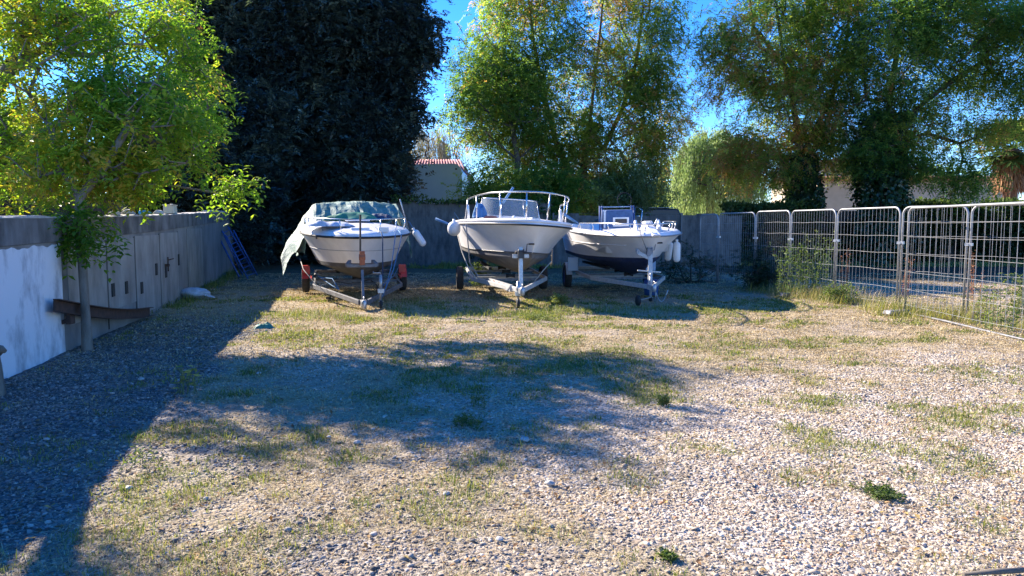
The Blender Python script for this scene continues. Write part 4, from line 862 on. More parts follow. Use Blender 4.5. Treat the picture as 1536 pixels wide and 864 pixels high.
# ---------------------------------------------------------------- boats
def lerp(a, b, t): return a + (b - a) * t
class Hull:
    def __init__(s, L, B, fb=1.0, fbb=1.15, blunt=.75, p=2.3, flare=.8, ch=.34, chb=.72, chw=.80, rake=.85, cock=.45, crown=.14, kb=.22, cp=1.9, cq=.95):
        s.__dict__.update(locals())
    def ys(s, t): u = max(0, (t - .35) / .65); return s.B / 2 * (.93 + .07 * min(1, t / .35)) * (1 - u ** s.p) ** s.blunt
    def zs(s, t): return s.fb + (s.fbb - s.fb) * t ** 2
    def yc(s, t): u = max(0, (t - .3) / .7); return s.B / 2 * s.chw * (1 - u ** s.cp) ** s.cq
    def zc(s, t): return s.ch + (s.chb - s.ch) * max(0, (t - .25) / .75) ** 2.2
    def zk(s, t): return s.kb * max(0, (t - .7) / .3) ** 2
    def K(s, t): return Vector((t * (s.L - s.rake), 0, s.zk(t)))
    def C(s, t): return Vector((t * (s.L - s.rake * .55), s.yc(t), s.zc(t)))
    def S(s, t): return Vector((t * s.L, s.ys(t), s.zs(t)))
    def side(s, t, v):
        a, b = s.C(t), s.S(t); e = 1 + s.flare * max(0, (t - .4) / .6)
        return Vector((lerp(a.x, b.x, v), lerp(a.y, b.y, v ** e), lerp(a.z, b.z, v)))
    TS = [0, .08, .16, .24, .32, .4, .47, .54, .6, .66, .71, .76, .8, .84, .87, .90, .925, .945, .96, .975, .985, .993, .998, 1]
    def loft(s, fn, vs):
        mb = MB(); n = len(vs); V = []
        for sg in (1, -1):
            k = len(mb.v); V = []
            for t in s.TS:
                for v in vs: p = fn(t, v); V.append((p.x, p.y * sg, p.z))
            mb.add(V, [(i * n + j, i * n + j + 1, (i + 1) * n + j + 1, (i + 1) * n + j) for i in range(len(s.TS) - 1) for j in range(n - 1)], True)
        return mb
    def topsides(s):
        mb = s.loft(s.side, [.12, .25, .4, .55, .7, .82, .92, 1])
        Tn = [s.side(0, v) for v in (.12, 1)]; a, b = Tn; k = MB
        mb.add([(0, -a.y, a.z), (0, a.y, a.z), (0, b.y, b.z), (0, -b.y, b.z)], [(0, 1, 2, 3)]); return mb
    def bottom(s):
        def f(t, v):
            if v <= 1: a, b = s.K(t), s.C(t); return Vector((lerp(a.x, b.x, v), lerp(a.y, b.y, v), lerp(a.z, b.z, v ** (1 + .3 * t)) - .008))
            q = s.side(t, (v - 1) * .12); return q
        mb = s.loft(f, [0, .3, .6, .85, .99, 1.001, 1.5, 2.0]); a, c, e = s.K(0), s.C(0), s.side(0, .12)
        mb.add([(0, 0, a.z), (0, c.y, c.z), (0, e.y, e.z), (0, -e.y, e.z), (0, -c.y, c.z)], [(0, 1, 2, 3, 4)]); return mb
    def sheer(s, out=0, dz=0, t0=0.0):
        ts = [t for t in s.TS if t >= t0]; P = []
        for t in ts: q = s.S(t); P.append(Vector((q.x + out * (.0 if t < .9 else (t - .9) * 10), q.y + out, q.z + dz)))
        return P + [Vector((p.x, -p.y, p.z)) for p in P[::-1][1:]]
    def deck(s, tcock, crown, floor=.5, tfront=None):
        """side decks, foredeck and the well aft of tcock"""
        TS = sorted(set(s.TS + [tcock - .004, tcock + .004]))
        rows = []
        for t in TS:
            q = s.S(t); y = q.y; x = q.x; z = q.z; well = t < tcock and t > .03
            def cr(yy): return z + .07 + crown * (1 - (min(1, yy / max(y, .01))) ** 2.2) * min(1, (1 - t) / .22) ** .7 * min(1, y / .5)
            yi = max(0, y - .03); ye = max(0, y - .26)
            r = [Vector((x, y, z)), Vector((x, yi, z + .045)), Vector((x, max(0, y - .1), z + .07 if well else cr(max(0, y - .1)))), Vector((x, ye, z + .075 if well else cr(ye)))]
            if well: r += [Vector((x, max(0, ye - .03), z - floor)), Vector((x, ye * .5, z - floor)), Vector((x, 0, z - floor))]
            else: r += [Vector((x, ye * .7, cr(ye * .7))), Vector((x, ye * .35, cr(ye * .35))), Vector((x, 0, cr(0)))]
            rows.append(r)
        mb = MB(); n = 7
        for sg in (1, -1):
            mb.add([(p.x, p.y * sg, p.z) for r in rows for p in r], [(i * n + j, i * n + j + 1, (i + 1) * n + j + 1, (i + 1) * n + j) for i in range(len(rows) - 1) for j in range(n - 1)], True)
        return mb
    def rail_pts(s, t0, h0, h1, inset=.1, rise=.06, dx=0):
        ts = [t for t in s.TS if t0 <= t <= .993]; P = []
        for t in ts:
            q = s.S(t); f = min(1, (t - t0) / .1); hh = lerp(h0, h1, min(1, (t - t0) / .35)); P.append(Vector((q.x - inset * .3 * (t > .9), max(.02, q.y - inset), q.z + .05 + hh)))
        return P

def boat(name, label, H, pos, heading, pitch, roll, hm, bm_, dm, tcock, crown, floor=.5):
    t = thing(name, label, 'boat', pos, rot=(roll, -pitch, heading - math.pi / 2))
    H.topsides().build('hull', hm, t); H.bottom().build('hull_bottom', bm_, t); H.deck(tcock, crown, floor).build('deck', dm, t)
    return t
def make_rail(t, H, t0, h0, h1, stt, r=.013, inset=.1, ends=True, mid=False):
    P = H.rail_pts(t0, h0, h1, inset); pts = P + [Vector((p.x, -p.y, p.z)) for p in P[::-1]]
    if ends:
        e = P[0]; q = Vector((e.x - .28, e.y + .02, e.z - h0 - .02)); pts = [q, e.lerp(q, .12) + Vector((0, 0, .02))] + pts + [Vector((e.x - .28 * .12, -e.y, e.z))] + [Vector((q.x, -q.y, q.z))]
    MB().tube(pts, r, 8).build('bow_rail', 'steel', t)
    for st in stt:
        i = min(range(len(P)), key=lambda k: abs(P[k].x / H.L - st)); p = P[i]
        for sg in (1, -1):
            q = H.S(p.x / H.L); MB().tube([(p.x, p.y * sg, p.z), (p.x - .05, (p.y - .03) * sg, q.z + .05)], r * .9, 8).build('stanchion', 'steel', t)
def fender(label, p, L_, r, rot=(0, 0, 0), ropeto=None, ball=False):
    t = thing('fender', label, 'fender', p, rot=rot)
    pr = [(0, -L_ / 2)] + [(r * math.sin(R(a)), -L_ / 2 + r - r * math.cos(R(a))) for a in range(15, 91, 15)] + [(r * math.cos(R(a)), L_ / 2 - r + r * math.sin(R(a))) for a in range(0, 80, 15)] + [(.03, L_ / 2 + .01), (.03, L_ / 2 + .05), (0, L_ / 2 + .05)]
    MB().lathe(pr, n=20).build('body', 'white', t)
    if ropeto:
        mb = MB(); mb.tube([(0, 0, L_ / 2 + .04), (.01, 0, L_ / 2 + .2), ropeto], .006, 5); mb.build('rope', 'rope', t)
    return t
def local(t, p):
    """world position of a point in a thing's frame"""
    return Matrix.LocRotScale(t.location, t.rotation_euler, None) @ Vector(p)
def toframe(t, p): return Matrix.LocRotScale(t.location, t.rotation_euler, None).inverted() @ Vector(p)

def wheel(t, p, r=.29, w_=.17, rim='white'):
    mb = MB(); mb.lathe([(r * .6, -w_ / 2), (r * .9, -w_ / 2), (r, -w_ * .32), (r, w_ * .32), (r * .9, w_ / 2), (r * .6, w_ / 2), (r * .6, -w_ / 2)], p, 'Y', 32)
    o = mb.build('wheel', 'tyre', t)
    mb = MB(); mb.lathe([(0, -w_ * .1), (r * .2, -w_ * .12), (r * .3, -w_ * .3), (r * .5, -w_ * .1), (r * .58, -w_ * .42), (r * .61, -w_ * .45), (r * .61, w_ * .45), (r * .55, w_ * .4), (r * .45, w_ * .1), (0, w_ * .1)], p, 'Y', 28); mb.build('rim', rim, o)
    return o
def mudguard(t, p, r, w_, m, a0=10, a1=170, th=.015):
    V = []; A = np.linspace(a0, a1, 14)
    for a in A:
        for rr in (r, r - th):
            for s in (-1, 1): V.append((p[0] + rr * math.cos(R(a)), p[1] + s * w_ / 2, p[2] + rr * math.sin(R(a))))
    Fc = []
    for i in range(13):
        k = i * 4; Fc += [(k, k + 1, k + 5, k + 4), (k + 2, k + 6, k + 7, k + 3), (k, k + 4, k + 6, k + 2), (k + 1, k + 3, k + 7, k + 5)]
    Fc += [(0, 2, 3, 1), (52, 53, 55, 54)]
    MB().add(V, Fc).build('mudguard', m, t)

# placing: axle centre on the ground, coupling forward
def trailer(label, axle, coup, zc, W_, m, guard, wr=.29, ze=.46, strm=None, post_x=None, post_h=1.0, post_m='galv', jock=None, guards=True, fork=.62, cross=(0.1, .9, 1.7), rim='white'):
    a, c = Vector(axle), Vector(coup); d = c - a; L_ = d.length; t = thing('boat_trailer', label, 'trailer', (a.x, a.y, 0), math.atan2(d.y, d.x), group='boat trailers')
    zb = lambda x: lerp(ze, zc, max(0, x) / L_)
    hw = W_ / 2 - .22; mb = MB(); xf = L_ * (1 - fork)
    for s in (-1, 1):
        mb.bar((-1.2, s * hw, ze), (xf, s * hw, zb(xf)), .05, .08); mb.bar((xf - .02, s * hw, zb(xf)), (L_ - .28, s * .07, zc + .01), .05, .09)
    mb.bar((-1.2, -hw, ze), (-1.2, hw, ze), .06, .08)
    for x in cross:
        yy = hw if x < xf else lerp(hw, .07, (x - xf) / (L_ - .28 - xf)); cm = MB(); cm.bar((x, -yy, zb(x) + .003), (x, yy, zb(x) + .003), .04, .05); cm.build('cross_member', 'dullsteel', t)
    mb.bar((L_ - .34, 0, zc + .005), (L_ - .05, 0, zc), .11, .11)
    mb.build('frame', m, t, bevel=.006)
    mb = MB(); mb.bar((0, -W_ / 2 + .09, wr), (0, W_ / 2 - .09, wr), .06, .06); mb.bar((0, hw, wr + .02), (0, hw, ze), .08, .06); mb.bar((0, -hw, wr + .02), (0, -hw, ze), .08, .06); mb.build('axle', m, t)
    for s in (-1, 1):
        wheel(t, (0, s * W_ / 2, wr), wr, rim=rim)
        if guards: mudguard(t, (0, s * W_ / 2, wr), wr + .07, .15, guard)
    mb = MB(); mb.lathe([(0, 0), (.035, 0), (.05, .05), (.05, .12), (.03, .16), (0, .16)], (L_ + .01, 0, zc - .08), n=12); mb.bar((L_ - .12, 0, zc + .03), (L_ + .04, 0, zc + .05), .06, .05); mb.tube([(L_ - .1, 0, zc + .06), (L_ - .02, 0, zc + .14), (L_ + .06, 0, zc + .12)], .012, 6); mb.build('coupling', 'galv', t, bevel=.004)
    # bunks and keel rollers
    for s in (-1, 1):
        mb = MB(); mb.bar((-1.1, s * .45, ze + .17), (xf - .2, s * .42, ze + .17), .07, .06)
        for x in (-.9, .4): mb.bar((x, s * .45, ze + .05), (x, s * .45, ze + .14), .04, .04)
        mb.build('bunk', 'black', t)
    for x in cross: MB().lathe([(0, -.1), (.05, -.1), (.03, -.02), (.03, .02), (.05, .1), (0, .1)], (x, 0, zb(x) + .09), 'Y', 12).build('keel_roller', 'black', t)
    return t, L_, zb
def jockey(t, x, y, ztop, zbot, m='galv', lying=False, handle=True, wr=.1):
    j = MB(); j.tube([(x, y, zbot + wr), (x, y, ztop)], .024, 10); j.tube([(x, y, ztop - .3), (x, y, ztop - .02)], .032, 10); j.box((x, y, (ztop + zbot) / 2 + .02), (.09, .12, .08))
    j.bar((x, y - .035, zbot + wr * 1.7), (x, y - .035, zbot + wr * .9), .03, .008); j.bar((x, y + .035, zbot + wr * 1.7), (x, y + .035, zbot + wr * .9), .03, .008); j.box((x, y, zbot + wr * 1.75), (.05, .09, .012))
    o = j.build('jockey_stand', m, t)
    mb = MB(); mb.lathe([(0, -.03), (wr * .8, -.03), (wr, -.018), (wr, .018), (wr * .8, .03), (0, .03)], (x, y, zbot + wr), 'Y', 20); mb.build('jockey_wheel', 'black', o)
    if handle: MB().tube([(x, y, ztop - .01), (x, y, ztop + .035), (x + .02, y - .14, ztop + .035), (x + .02, y - .14, ztop + .07)], .01, 6).build('crank_handle', m, o)
    return o
def winch(t, x, z, m='blackpl'):
    mb = MB(); mb.bar((x, -.06, z), (x, .06, z), .1, .12); mb.lathe([(0, -.055), (.055, -.055), (.055, -.045), (.03, -.04), (.03, .04), (.055, .045), (.055, .055), (0, .055)], (x + .02, 0, z + .07), 'Y', 16)
    mb.tube([(x + .02, .06, z + .07), (x + .02, .10, z + .07), (x + .08, .11, z + .22), (x + .08, .22, z + .22)], .01, 6); o = mb.build('winch', m, t)
    MB().tube([(x + .08, .14, z + .22), (x + .08, .25, z + .22)], .016, 8).build('handle', 'black', o)

# --- left boat -------------------------------------------------------
ax1 = Vector((-3.82, 18.1, 0)); cp1 = Vector((-2.74, 13.75, 0))
T1, L1, zb1 = trailer('dull grey trailer with red mudguards and tall dark mast under the left boat', ax1, cp1, .14, 2.3, 'dullsteel', 'red', ze=.42, fork=.55, cross=(.1, 1.3))
h1 = math.atan2(cp1.y - ax1.y, cp1.x - ax1.x)
H1 = Hull(5.3, 2.42, fb=.98, fbb=.92, blunt=.52, p=3.0, flare=.45, ch=.27, chb=.33, chw=.72, rake=.8, kb=.08, cp=3.2, cq=.6)
dir1 = Vector((math.cos(h1), math.sin(h1), 0)); st1 = ax1 - dir1 * 1.55
B1 = boat('motor_boat', 'old white boat on the left with its aft half under a green tarpaulin', H1, (st1.x, st1.y, .55), h1 + math.pi / 2, R(-1.2), 0, 'gel_grey', 'antifoul', 'gel', .42, .17)
MB().tube(H1.sheer(.012, .0), .022, 8).build('rub_rail', 'black', B1)
def sideline(H, v, out=.004, t0=0, r=.006, name='crease_line', m='grey', t=None, t1=1):
    for sg in (1, -1):
        MB().tube([(lambda q: (q.x, (q.y + out) * sg, q.z))(H.side(tt, v)) for tt in H.TS if t0 <= tt <= t1], r, 5).build(name, m, t)
sideline(H1, .55, t=B1)
make_rail(B1, H1, .50, .26, .30, (.52, .7, .86, .96), inset=.09)
MB().box((3.7, 0, 1.235), (.5, .5, .035)).build('hatch', 'gel', B1, bevel=.012)
for s in (-1, 1):
    mb = MB(); q = H1.side(.86, .93); mb.box((q.x, (q.y + .01) * s, q.z), (.16, .03, .03)); mb.build('fairlead', 'blackpl', B1, bevel=.005)
mb = MB(); mb.tube([(4.95, -.18, 1.06), (4.95, .18, 1.06)], .05, 10); mb.box((5.0, .45, 1.07), (.12, .2, .1)); mb.build('bow_fitting', 'white', B1, bevel=.01)
# windshield frame under the tarp
MB().tube([(1.6, -.95, 1.05), (1.75, -.85, 1.5), (1.9, 0, 1.58), (1.75, .85, 1.5), (1.6, .95, 1.05)], .02, 6).build('windshield_frame', 'grey', B1)
# bow bits: cloths and folded cover on the foredeck
def cloth(name, label, cat, w_, d_, h, m, loc, rz=0, seed=1, parent=None, n=18):
    V = []; 
    for i in range(n + 1):
        for j in range(n + 1):
            u, v = i / n - .5, j / n - .5; e = 1 - (2 * max(abs(u), abs(v))) ** 4
            V.append((u * w_ * (1 + .1 * math.sin(j)), v * d_ * (1 + .1 * math.cos(i * 1.3)), h * e * (.35 + float(fbm(np.array(u * 4 + seed), np.array(v * 4.), 3, seed)))))
    o = MB().add(V, [(i * (n + 1) + j, i * (n + 1) + j + 1, (i + 1) * (n + 1) + j + 1, (i + 1) * (n + 1) + j) for i in range(n) for j in range(n)], True).build(name, m)
    o.location = loc; o.rotation_euler.z = rz; return tag(o, label, cat)
q = local(B1, (4.35, -.62, 1.12)); cloth('cloth', 'crumpled white cloth on the viewer-left corner of the left boat foredeck', 'cloth', .9, .8, .12, 'sack', q, .4, 3)
q = local(B1, (3.1, -.1, 1.22)); cloth('folded_cover', 'loose dark green cover bunched before the tarpaulin ridge', 'cover', 1.1, .7, .16, 'tarpg', q, .1, 5)
q = local(B1, (2.85, .55, 1.24)); cloth('bundle', 'small dark bundle on the left boat beneath the tarpaulin edge', 'bundle', .5, .4, .14, 'bluestrap', q, .1, 8)
# tarpaulin: draped over an aft ridge, hanging out on the viewer's left
def tarp():
    nx, ny = 46, 60; V = []
    for i in range(nx + 1):
        u = i / nx                      # 0 stern .. 1 front edge
        for j in range(ny + 1):
            v = j / ny * 2 - 1          # -1 starboard (viewer left) .. 1 port
            x = -.25 + (3.15 + .12 * math.sin(v * 9) + .07 * math.sin(v * 23)) * u
            ridge = 1.62 - .03 * abs(v); half = 1.0 - .04 * u
            x0 = 2.25
            zt_ = (ridge if x < x0 else ridge - (x - x0) * (.56 + .22 * abs(v))) + .018 * math.cos(v * 5)
            av = abs(v); wv = .09 * abs(float(fbm(np.array(u * 4. + 4 + v), np.array(v * 6. + 9 - u * 2), 3, 12)) - .5) + .07 * (float(fbm(np.array(u * 14. + 4 + v * 3), np.array(v * 22. + 9), 2, 5)) - .5)
            if av < .5: y = v / .5 * half; z = zt_ - .03 * (av / .5) ** 4
            else:
                f = (av - .5) / .5; sgn = 1 if v > 0 else -1
                if sgn > 0: y = half + .24 * min(1, f * 1.8); z = zt_ - .55 * min(1, f * 1.8) - .05 * f; 
                else:
                    tail = (.25 + .75 * min(1, u / .7)); y = -(half + .12 * min(1, f * 4) + .58 * f ** 1.25 * (.25 + .75 * u)); z = zt_ - .05 - (.98 + .30 * (1 - u)) * f; x += -.12 * f
                    z += .05 * math.sin(u * 17) * f; y += .06 * math.sin(u * 19 + 1) * f
            V.append((x + wv, y + wv, z + wv * .8))
    Fc = [(i * (ny + 1) + j, i * (ny + 1) + j + 1, (i + 1) * (ny + 1) + j + 1, (i + 1) * (ny + 1) + j) for i in range(nx) for j in range(ny)]
    o = MB().add(V, Fc, False).build('tarpaulin', 'tarp'); md = o.modifiers.new('t', 'SOLIDIFY'); md.thickness = .006
    o.location = B1.location; o.rotation_euler = B1.rotation_euler
    return tag(o, 'pale green tarpaulin draped over the left boat, one flap hanging out to the left', 'tarpaulin')
tarp()
# mast on the trailer
xm = L1 - .52
mb = MB(); mb.bar((xm, 0, zb1(xm)), (xm, 0, 1.05), .07, .07); mb.bar((xm + .30, 0, zb1(xm)), (xm + .03, 0, .75), .05, .05); mb.bar((xm - .02, -.28, .83), (xm - .02, .28, .83), .05, .06); mb.build('winch_post', 'dullsteel', T1, bevel=.005)
for s in (-1, 1): MB().bar((xm - .30, s * .22, .90), (xm - .02, s * .28, .84), .06, .06).build('bow_arm', 'dullsteel', T1)
mb = MB(); mb.bar((xm + .05, -.035, .85), (xm + .05, -.02, 1.80), .055, .035); mb.build('mast', 'dark_bark', T1)
mb = MB(); mb.box((xm + .1, 0, .98), (.09, .1, .26)); mb.tube([(xm + .1, -.06, 1.0), (xm + .1, .06, 1.0)], .06, 12); mb.build('winch', 'rust_orange', T1, bevel=.01)
jockey(T1, L1 - .42, .34, .66, -.0, 'galv', wr=.085)
for s in (-1, 1):
    mb = MB(); mb.bar((.3, s * 1.02, .42), (1.2, s * 1.0, .40), .03, .03); mb.box((.28, s * 1.12, .55), (.05, .16, .2)); mb.build('lamp_bracket', 'red', T1)
mb = MB(); mb.bar((1.9, -.62, .36), (1.9, -.62, .04), .05, .05); mb.box((1.9, -.62, .03), (.14, .14, .03)); mb.build('prop_stand', 'rust', T1)
mb = MB(); mb.tube([(L1 - .3, .05, .22), (L1 - .9, .1, .12), (L1 - 1.6, .35, .16), (2.0, .4, .3), (1.2, .3, .36)], .012, 5); mb.build('brake_cable', 'black', T1)
mb = MB(); mb.tube([(2.3, -.5, .42), (2.2, -.1, .34), (2.0, .3, .44)], .012, 5); mb.box((2.25, .1, .36), (.12, .5, .05)); mb.build('lamp_board', 'blackpl', T1)
for s, zz in ((-1, .35), (-1, .5), (1, .42)): MB().tube([(3.0, s * .42, .3), (2.6, s * .55, zz), (1.6, s * .8, .46), (.6, s * 1.0, .6)], .009, 5).build('loose_line', 'rope', T1)
# leaning pole, fender, straps
q = local(B1, (2.9, 1.16, 1.02)); mb = MB(); q2 = W(600, 299, 16.6); mb.tube([q, q2], .014, 6); tag(mb.build('boat_hook', 'galv'), 'thin pale pole leaning up from the viewer-right gunwale of the left boat', 'pole')
fender('white cylindrical fender hanging slantwise off the viewer-right gunwale of the left boat', W(629, 357, 16.0), .40, .075, (R(6), R(-32), 0), (-.02, 0, .42))
def strap(name, label, cat, pts, r, m, grp=None):
    return tag(MB().tube(pts, r, 6).build(name, m), label, cat, grp)
g1 = W(573, 336, 14.9)
strap('strap', 'dark blue strap nearest the mast, tying the left boat down to its trailer', 'strap', [W(563, 341, 15.2), W(572, 349, 14.55), W(574, 356, 14.38), W(574, 399, 14.45), W(574, 442, 14.4)], .012, 'bluestrap', 'ropes on the left boat')
strap('rope', 'blue rope in the middle of the left boat bow, dropping straight to the trailer', 'rope', [W(594, 328, 15.4), W(594, 340, 15.2), W(592.5, 358, 14.65), W(587, 400, 14.6), W(576, 440, 14.5)], .009, 'rope', 'ropes on the left boat')
strap('rope', 'blue rope farthest right on the left boat bow, slanting back to the trailer', 'rope', [W(597, 344, 15.3), W(602, 352, 14.95), W(601, 361, 14.9), W(590, 405, 14.8), W(573, 446, 14.3)], .009, 'rope', 'ropes on the left boat')
strap('rope', 'pale cord slanting down from the left corner of the left boat', 'rope', [W(450, 388, 16.6), W(455, 404, 16.2), W(476, 430, 15.2), W(492, 424, 15.6)], .008, 'whiterope', 'ropes on the left boat')

# --- middle boat -----------------------------------------------------
ax2 = Vector((-.26, 18.7, 0)); cp2 = Vector((.20, 14.25, 0))
T2, L2, zb2 = trailer('galvanised trailer with a red and white chequered beam under the middle boat', ax2, cp2, .34, 2.1, 'galv_white', 'blackpl', ze=.46, fork=.55, cross=(.1, 1.2, 2.2), guards=False)
h2 = math.atan2(cp2.y - ax2.y, cp2.x - ax2.x) + R(3)
H2 = Hull(5.75, 2.38, fb=.97, fbb=1.03, blunt=.56, p=2.7, flare=.8, ch=.32, chb=.40, chw=.78, rake=.95, kb=.25)
dir2 = Vector((math.cos(h2), math.sin(h2), 0)); st2 = ax2 - dir2 * 1.2
B2 = boat('motor_boat', 'white open-railed boat in the middle with smoked windshield, leaning slightly to the right', H2, (st2.x, st2.y, .60), h2 + math.pi / 2, R(-.3), R(-3.2), 'gel', 'antifoul_grey', 'gel', .40, .10, .55)
MB().tube(H2.sheer(.010, .0), .017, 8).build('rub_rail', 'black', B2)
MB().tube(H2.sheer(-.015, .075), .03, 8).build('gunwale_edge', 'gel', B2)
sideline(H2, .14, r=.013, name='boot_stripe', m='blackpl', t=B2, out=.006)
make_rail(B2, H2, .46, .50, .58, (.5, .68, .86, .97), r=.016, inset=.1)
mb = MB(); n = 14; V = []
for i in range(n + 1):
    th = R(-78 + 156 * i / n); V += [(2.05 + .62 * math.cos(th), .74 * math.sin(th), 1.10), (1.80 + .58 * math.cos(th), .68 * math.sin(th), 1.62)]
mb.add(V, [(2 * i, 2 * i + 2, 2 * i + 3, 2 * i + 1) for i in range(n)], True); mb.build('windshield', 'acrylic', B2)
MB().tube([V[2 * i + 1] for i in range(n + 1)], .014, 6).build('windshield_rim', 'steel', B2)
for i in (0, 5, 9, n): MB().tube([V[2 * i], V[2 * i + 1]], .011, 6).build('windshield_post', 'steel', B2)
mb = MB(); mb.box((2.0, 0, .95), (1.0, 1.35, .55), taper=.9); mb.build('cuddy', 'gel', B2, bevel=.05)
mb = MB(); mb.box((1.0, 0, .85), (.7, .8, .6), taper=.9); mb.build('console', 'gel', B2, bevel=.04)
mb = MB(); mb.lathe([(0, 0), (.045, 0), (.05, .05), (.03, .09), (0, .11)], (3.05, -.05, 1.13)); mb.build('navigation_lamp', 'white', B2)
mb = MB(); mb.lathe([(0, 0), (.16, .0), (.17, .05), (.12, .1), (0, .11)], (2.9, -.55, 1.10)); mb.build('deck_bucket', 'orange', B2)
for i, (y_, x_) in enumerate(((-.98, 2.2), (1.02, 3.1))): MB().tube([(x_, y_, 1.05), (x_ + .1, y_ - .05, 1.42)], .03, 8).build('rod_holder', 'white', B2)
MB().box((5.35, .0, 1.14), (.35, .16, .07)).build('anchor_roller', 'galv', B2, bevel=.01)
mb = MB(); mb.box((-.25, 0, .95), (.34, .42, .55), taper=.8); mb.box((-.22, 0, .45), (.14, .14, .6)); mb.build('outboard_engine', 'blackpl', B2, bevel=.06)
for a_, c_, lb in ((W(665, 333, 17.5), W(677, 338, 17.5), 'short blue pole end poking out left of the middle boat'), (W(853, 326, 16), W(866, 335, 16.4), 'blue pole end poking out right of the middle boat'), (W(762, 293, 18.4), W(770, 281, 18.4), 'blue pole tip rising above the middle boat windshield')):
    d = (c_ - a_); b0 = a_ - d * 1.0 if 'right' not in lb else a_ - d * .6; tag(MB().tube([b0, c_ if 'left' not in lb else c_ + d], .03, 8).build('boat_pole', 'rope'), lb, 'pole', 'blue poles on the middle boat')
cloth('blue_towel', 'blue and white towel hanging by the left side of the middle boat windshield', 'towel', .3, .35, .3, 'rope', local(B2, (2.7, -.78, 1.15)), .2, 9)
fender('round white ball fender at the viewer-left gunwale of the middle boat', W(681, 343, 17.2), .34, .15, (0, 0, 0), (.12, 0, .2))
# winch post and front stand
xp = L2 - .22
mb = MB(); mb.bar((xp - .02, 0, zb2(xp)), (xp - .10, 0, 1.18), .075, .075); mb.bar((xp - .10, -.16, 1.0), (xp - .10, .16, 1.0), .05, .08); mb.build('winch_post', 'galv', T2, bevel=.006)
winch(T2, xp - .03, 1.02); MB().lathe([(0, -.09), (.05, -.09), (.035, 0), (.05, .09), (0, .09)], (xp - .26, 0, 1.05), 'Y', 14).build('bow_roller', 'black', T2)
jockey(T2, xp + .02, -.06, .52, 0, 'galv', handle=False, wr=.085)
mb = MB(); mb.bar((L2 - 1.9, -.5, zb2(2.5) + .005), (L2 - .5, -.16, zb2(4) + .003), .066, .13); mb.build('striped_beam', 'galv_white', T2)
for k in range(3):
    f = .25 + k * .22; p = Vector((L2 - 1.9, -.5, zb2(2.5))).lerp(Vector((L2 - .5, -.16, zb2(4))), f); q = Vector((L2 - 1.9, -.5, zb2(2.5))).lerp(Vector((L2 - .5, -.16, zb2(4))), f + .10); MB().bar(p + Vector((0, 0, .005)), q + Vector((0, 0, .005)), .074, .115).build('red_band', mat('faded red band', (.45, .16, .15), .6), T2)
strap('strap', 'grey webbing strap nearer the bow on the viewer-left side of the middle boat', 'strap', [local(B2, (3.9, -1.20, .98)), W(705, 395, 16.4), W(717, 414, 15.9)], .014, 'grey', 'straps on the middle boat')
strap('strap', 'pale strap hanging down the viewer-left quarter of the middle boat', 'strap', [W(686, 350, 17.4), W(693, 378, 17.3), W(702, 400, 16.6), W(714, 418, 16.1)], .012, 'whiterope', 'straps on the middle boat')
strap('strap', 'pale strap running down from the viewer-right side of the middle boat', 'strap', [W(827, 392, 16.4), W(812, 409, 16.4), W(797, 428, 16.2)], .012, 'whiterope', 'straps on the middle boat')

# --- right boat ------------------------------------------------------
ax3 = Vector((2.50, 19.4, 0)); cp3 = Vector((2.88, 15.1, 0))
T3, L3, zb3 = trailer('bright galvanised trailer with hanging safety chains under the blue-bottomed right boat', ax3, cp3, .33, 2.15, 'galv_white', 'galv_white', ze=.44, fork=.5, cross=(.1, 1.2, 2.2), rim='bluepaint')
h3 = math.atan2(cp3.y - ax3.y, cp3.x - ax3.x)
H3 = Hull(5.2, 2.3, fb=.98, fbb=.95, blunt=.58, p=2.7, flare=.6, ch=.33, chb=.42, chw=.82, rake=.85, kb=.25)
dir3 = Vector((math.cos(h3), math.sin(h3), 0)); st3 = ax3 - dir3 * 1.05
B3 = boat('motor_boat', 'white boat on the right with dark blue bottom paint and a blue-covered console', H3, (st3.x, st3.y, .55), h3 + math.pi / 2 + R(1), R(-1.4), R(1.2), 'gel', 'antifoul_blue', 'gel', .74, .06, .42)
MB().tube(H3.sheer(.010, .0), .016, 8).build('rub_rail', 'grey', B3)
sideline(H3, .62, r=.011, name='moulded_strake', m='gel_grey', t=B3, out=.002, t0=0, t1=.9)
make_rail(B3, H3, .45, .16, .20, (.5, .66, .8, .92), r=.014, inset=.12)
mb = MB(); mb.box((1.9, 0, .90), (.6, .66, .8), taper=.9); mb.build('console', 'gel', B3, bevel=.05)
mb = MB(); mb.box((1.92, 0, 1.25), (.56, .72, .46), taper=.94); o = mb.build('console_cover', 'bluecanvas', B3, bevel=.04)
mb = MB(); mb.box((2.205, .03, 1.19), (.02, .40, .22)); mb.build('window_frame', 'white', B3, bevel=.02); mb = MB(); mb.box((2.218, .03, 1.19), (.012, .29, .14)); mb.build('window', 'glass', B3)
for y_ in (-.44, -.38, .38, .44): MB().tube([(1.95, y_, .9), (1.9, y_ * .97, 1.58)], .018, 6).build('console_frame', 'bluepaint', B3)
MB().tube([(1.9, -.44, 1.55), (1.9, .44, 1.55)], .016, 6).build('grab_bar', 'steel', B3)
mb = MB(); mb.tube([(1.5 + .0, .18 * math.cos(a) + .3, 1.72 + .18 * math.sin(a)) for a in np.linspace(0, 6.28, 20)], .012, 6); mb.build('steering_wheel', 'black', B3)
mb = MB(); mb.box((.9, -.75, .88), (.5, .5, .5)); mb.build('seat_box', 'white', B3, bevel=.05)
mb = MB(); mb.box((3.5, -.35, .87), (1.1, .55, .12)); mb.build('bow_cushion', 'bluecanvas', B3, bevel=.05)
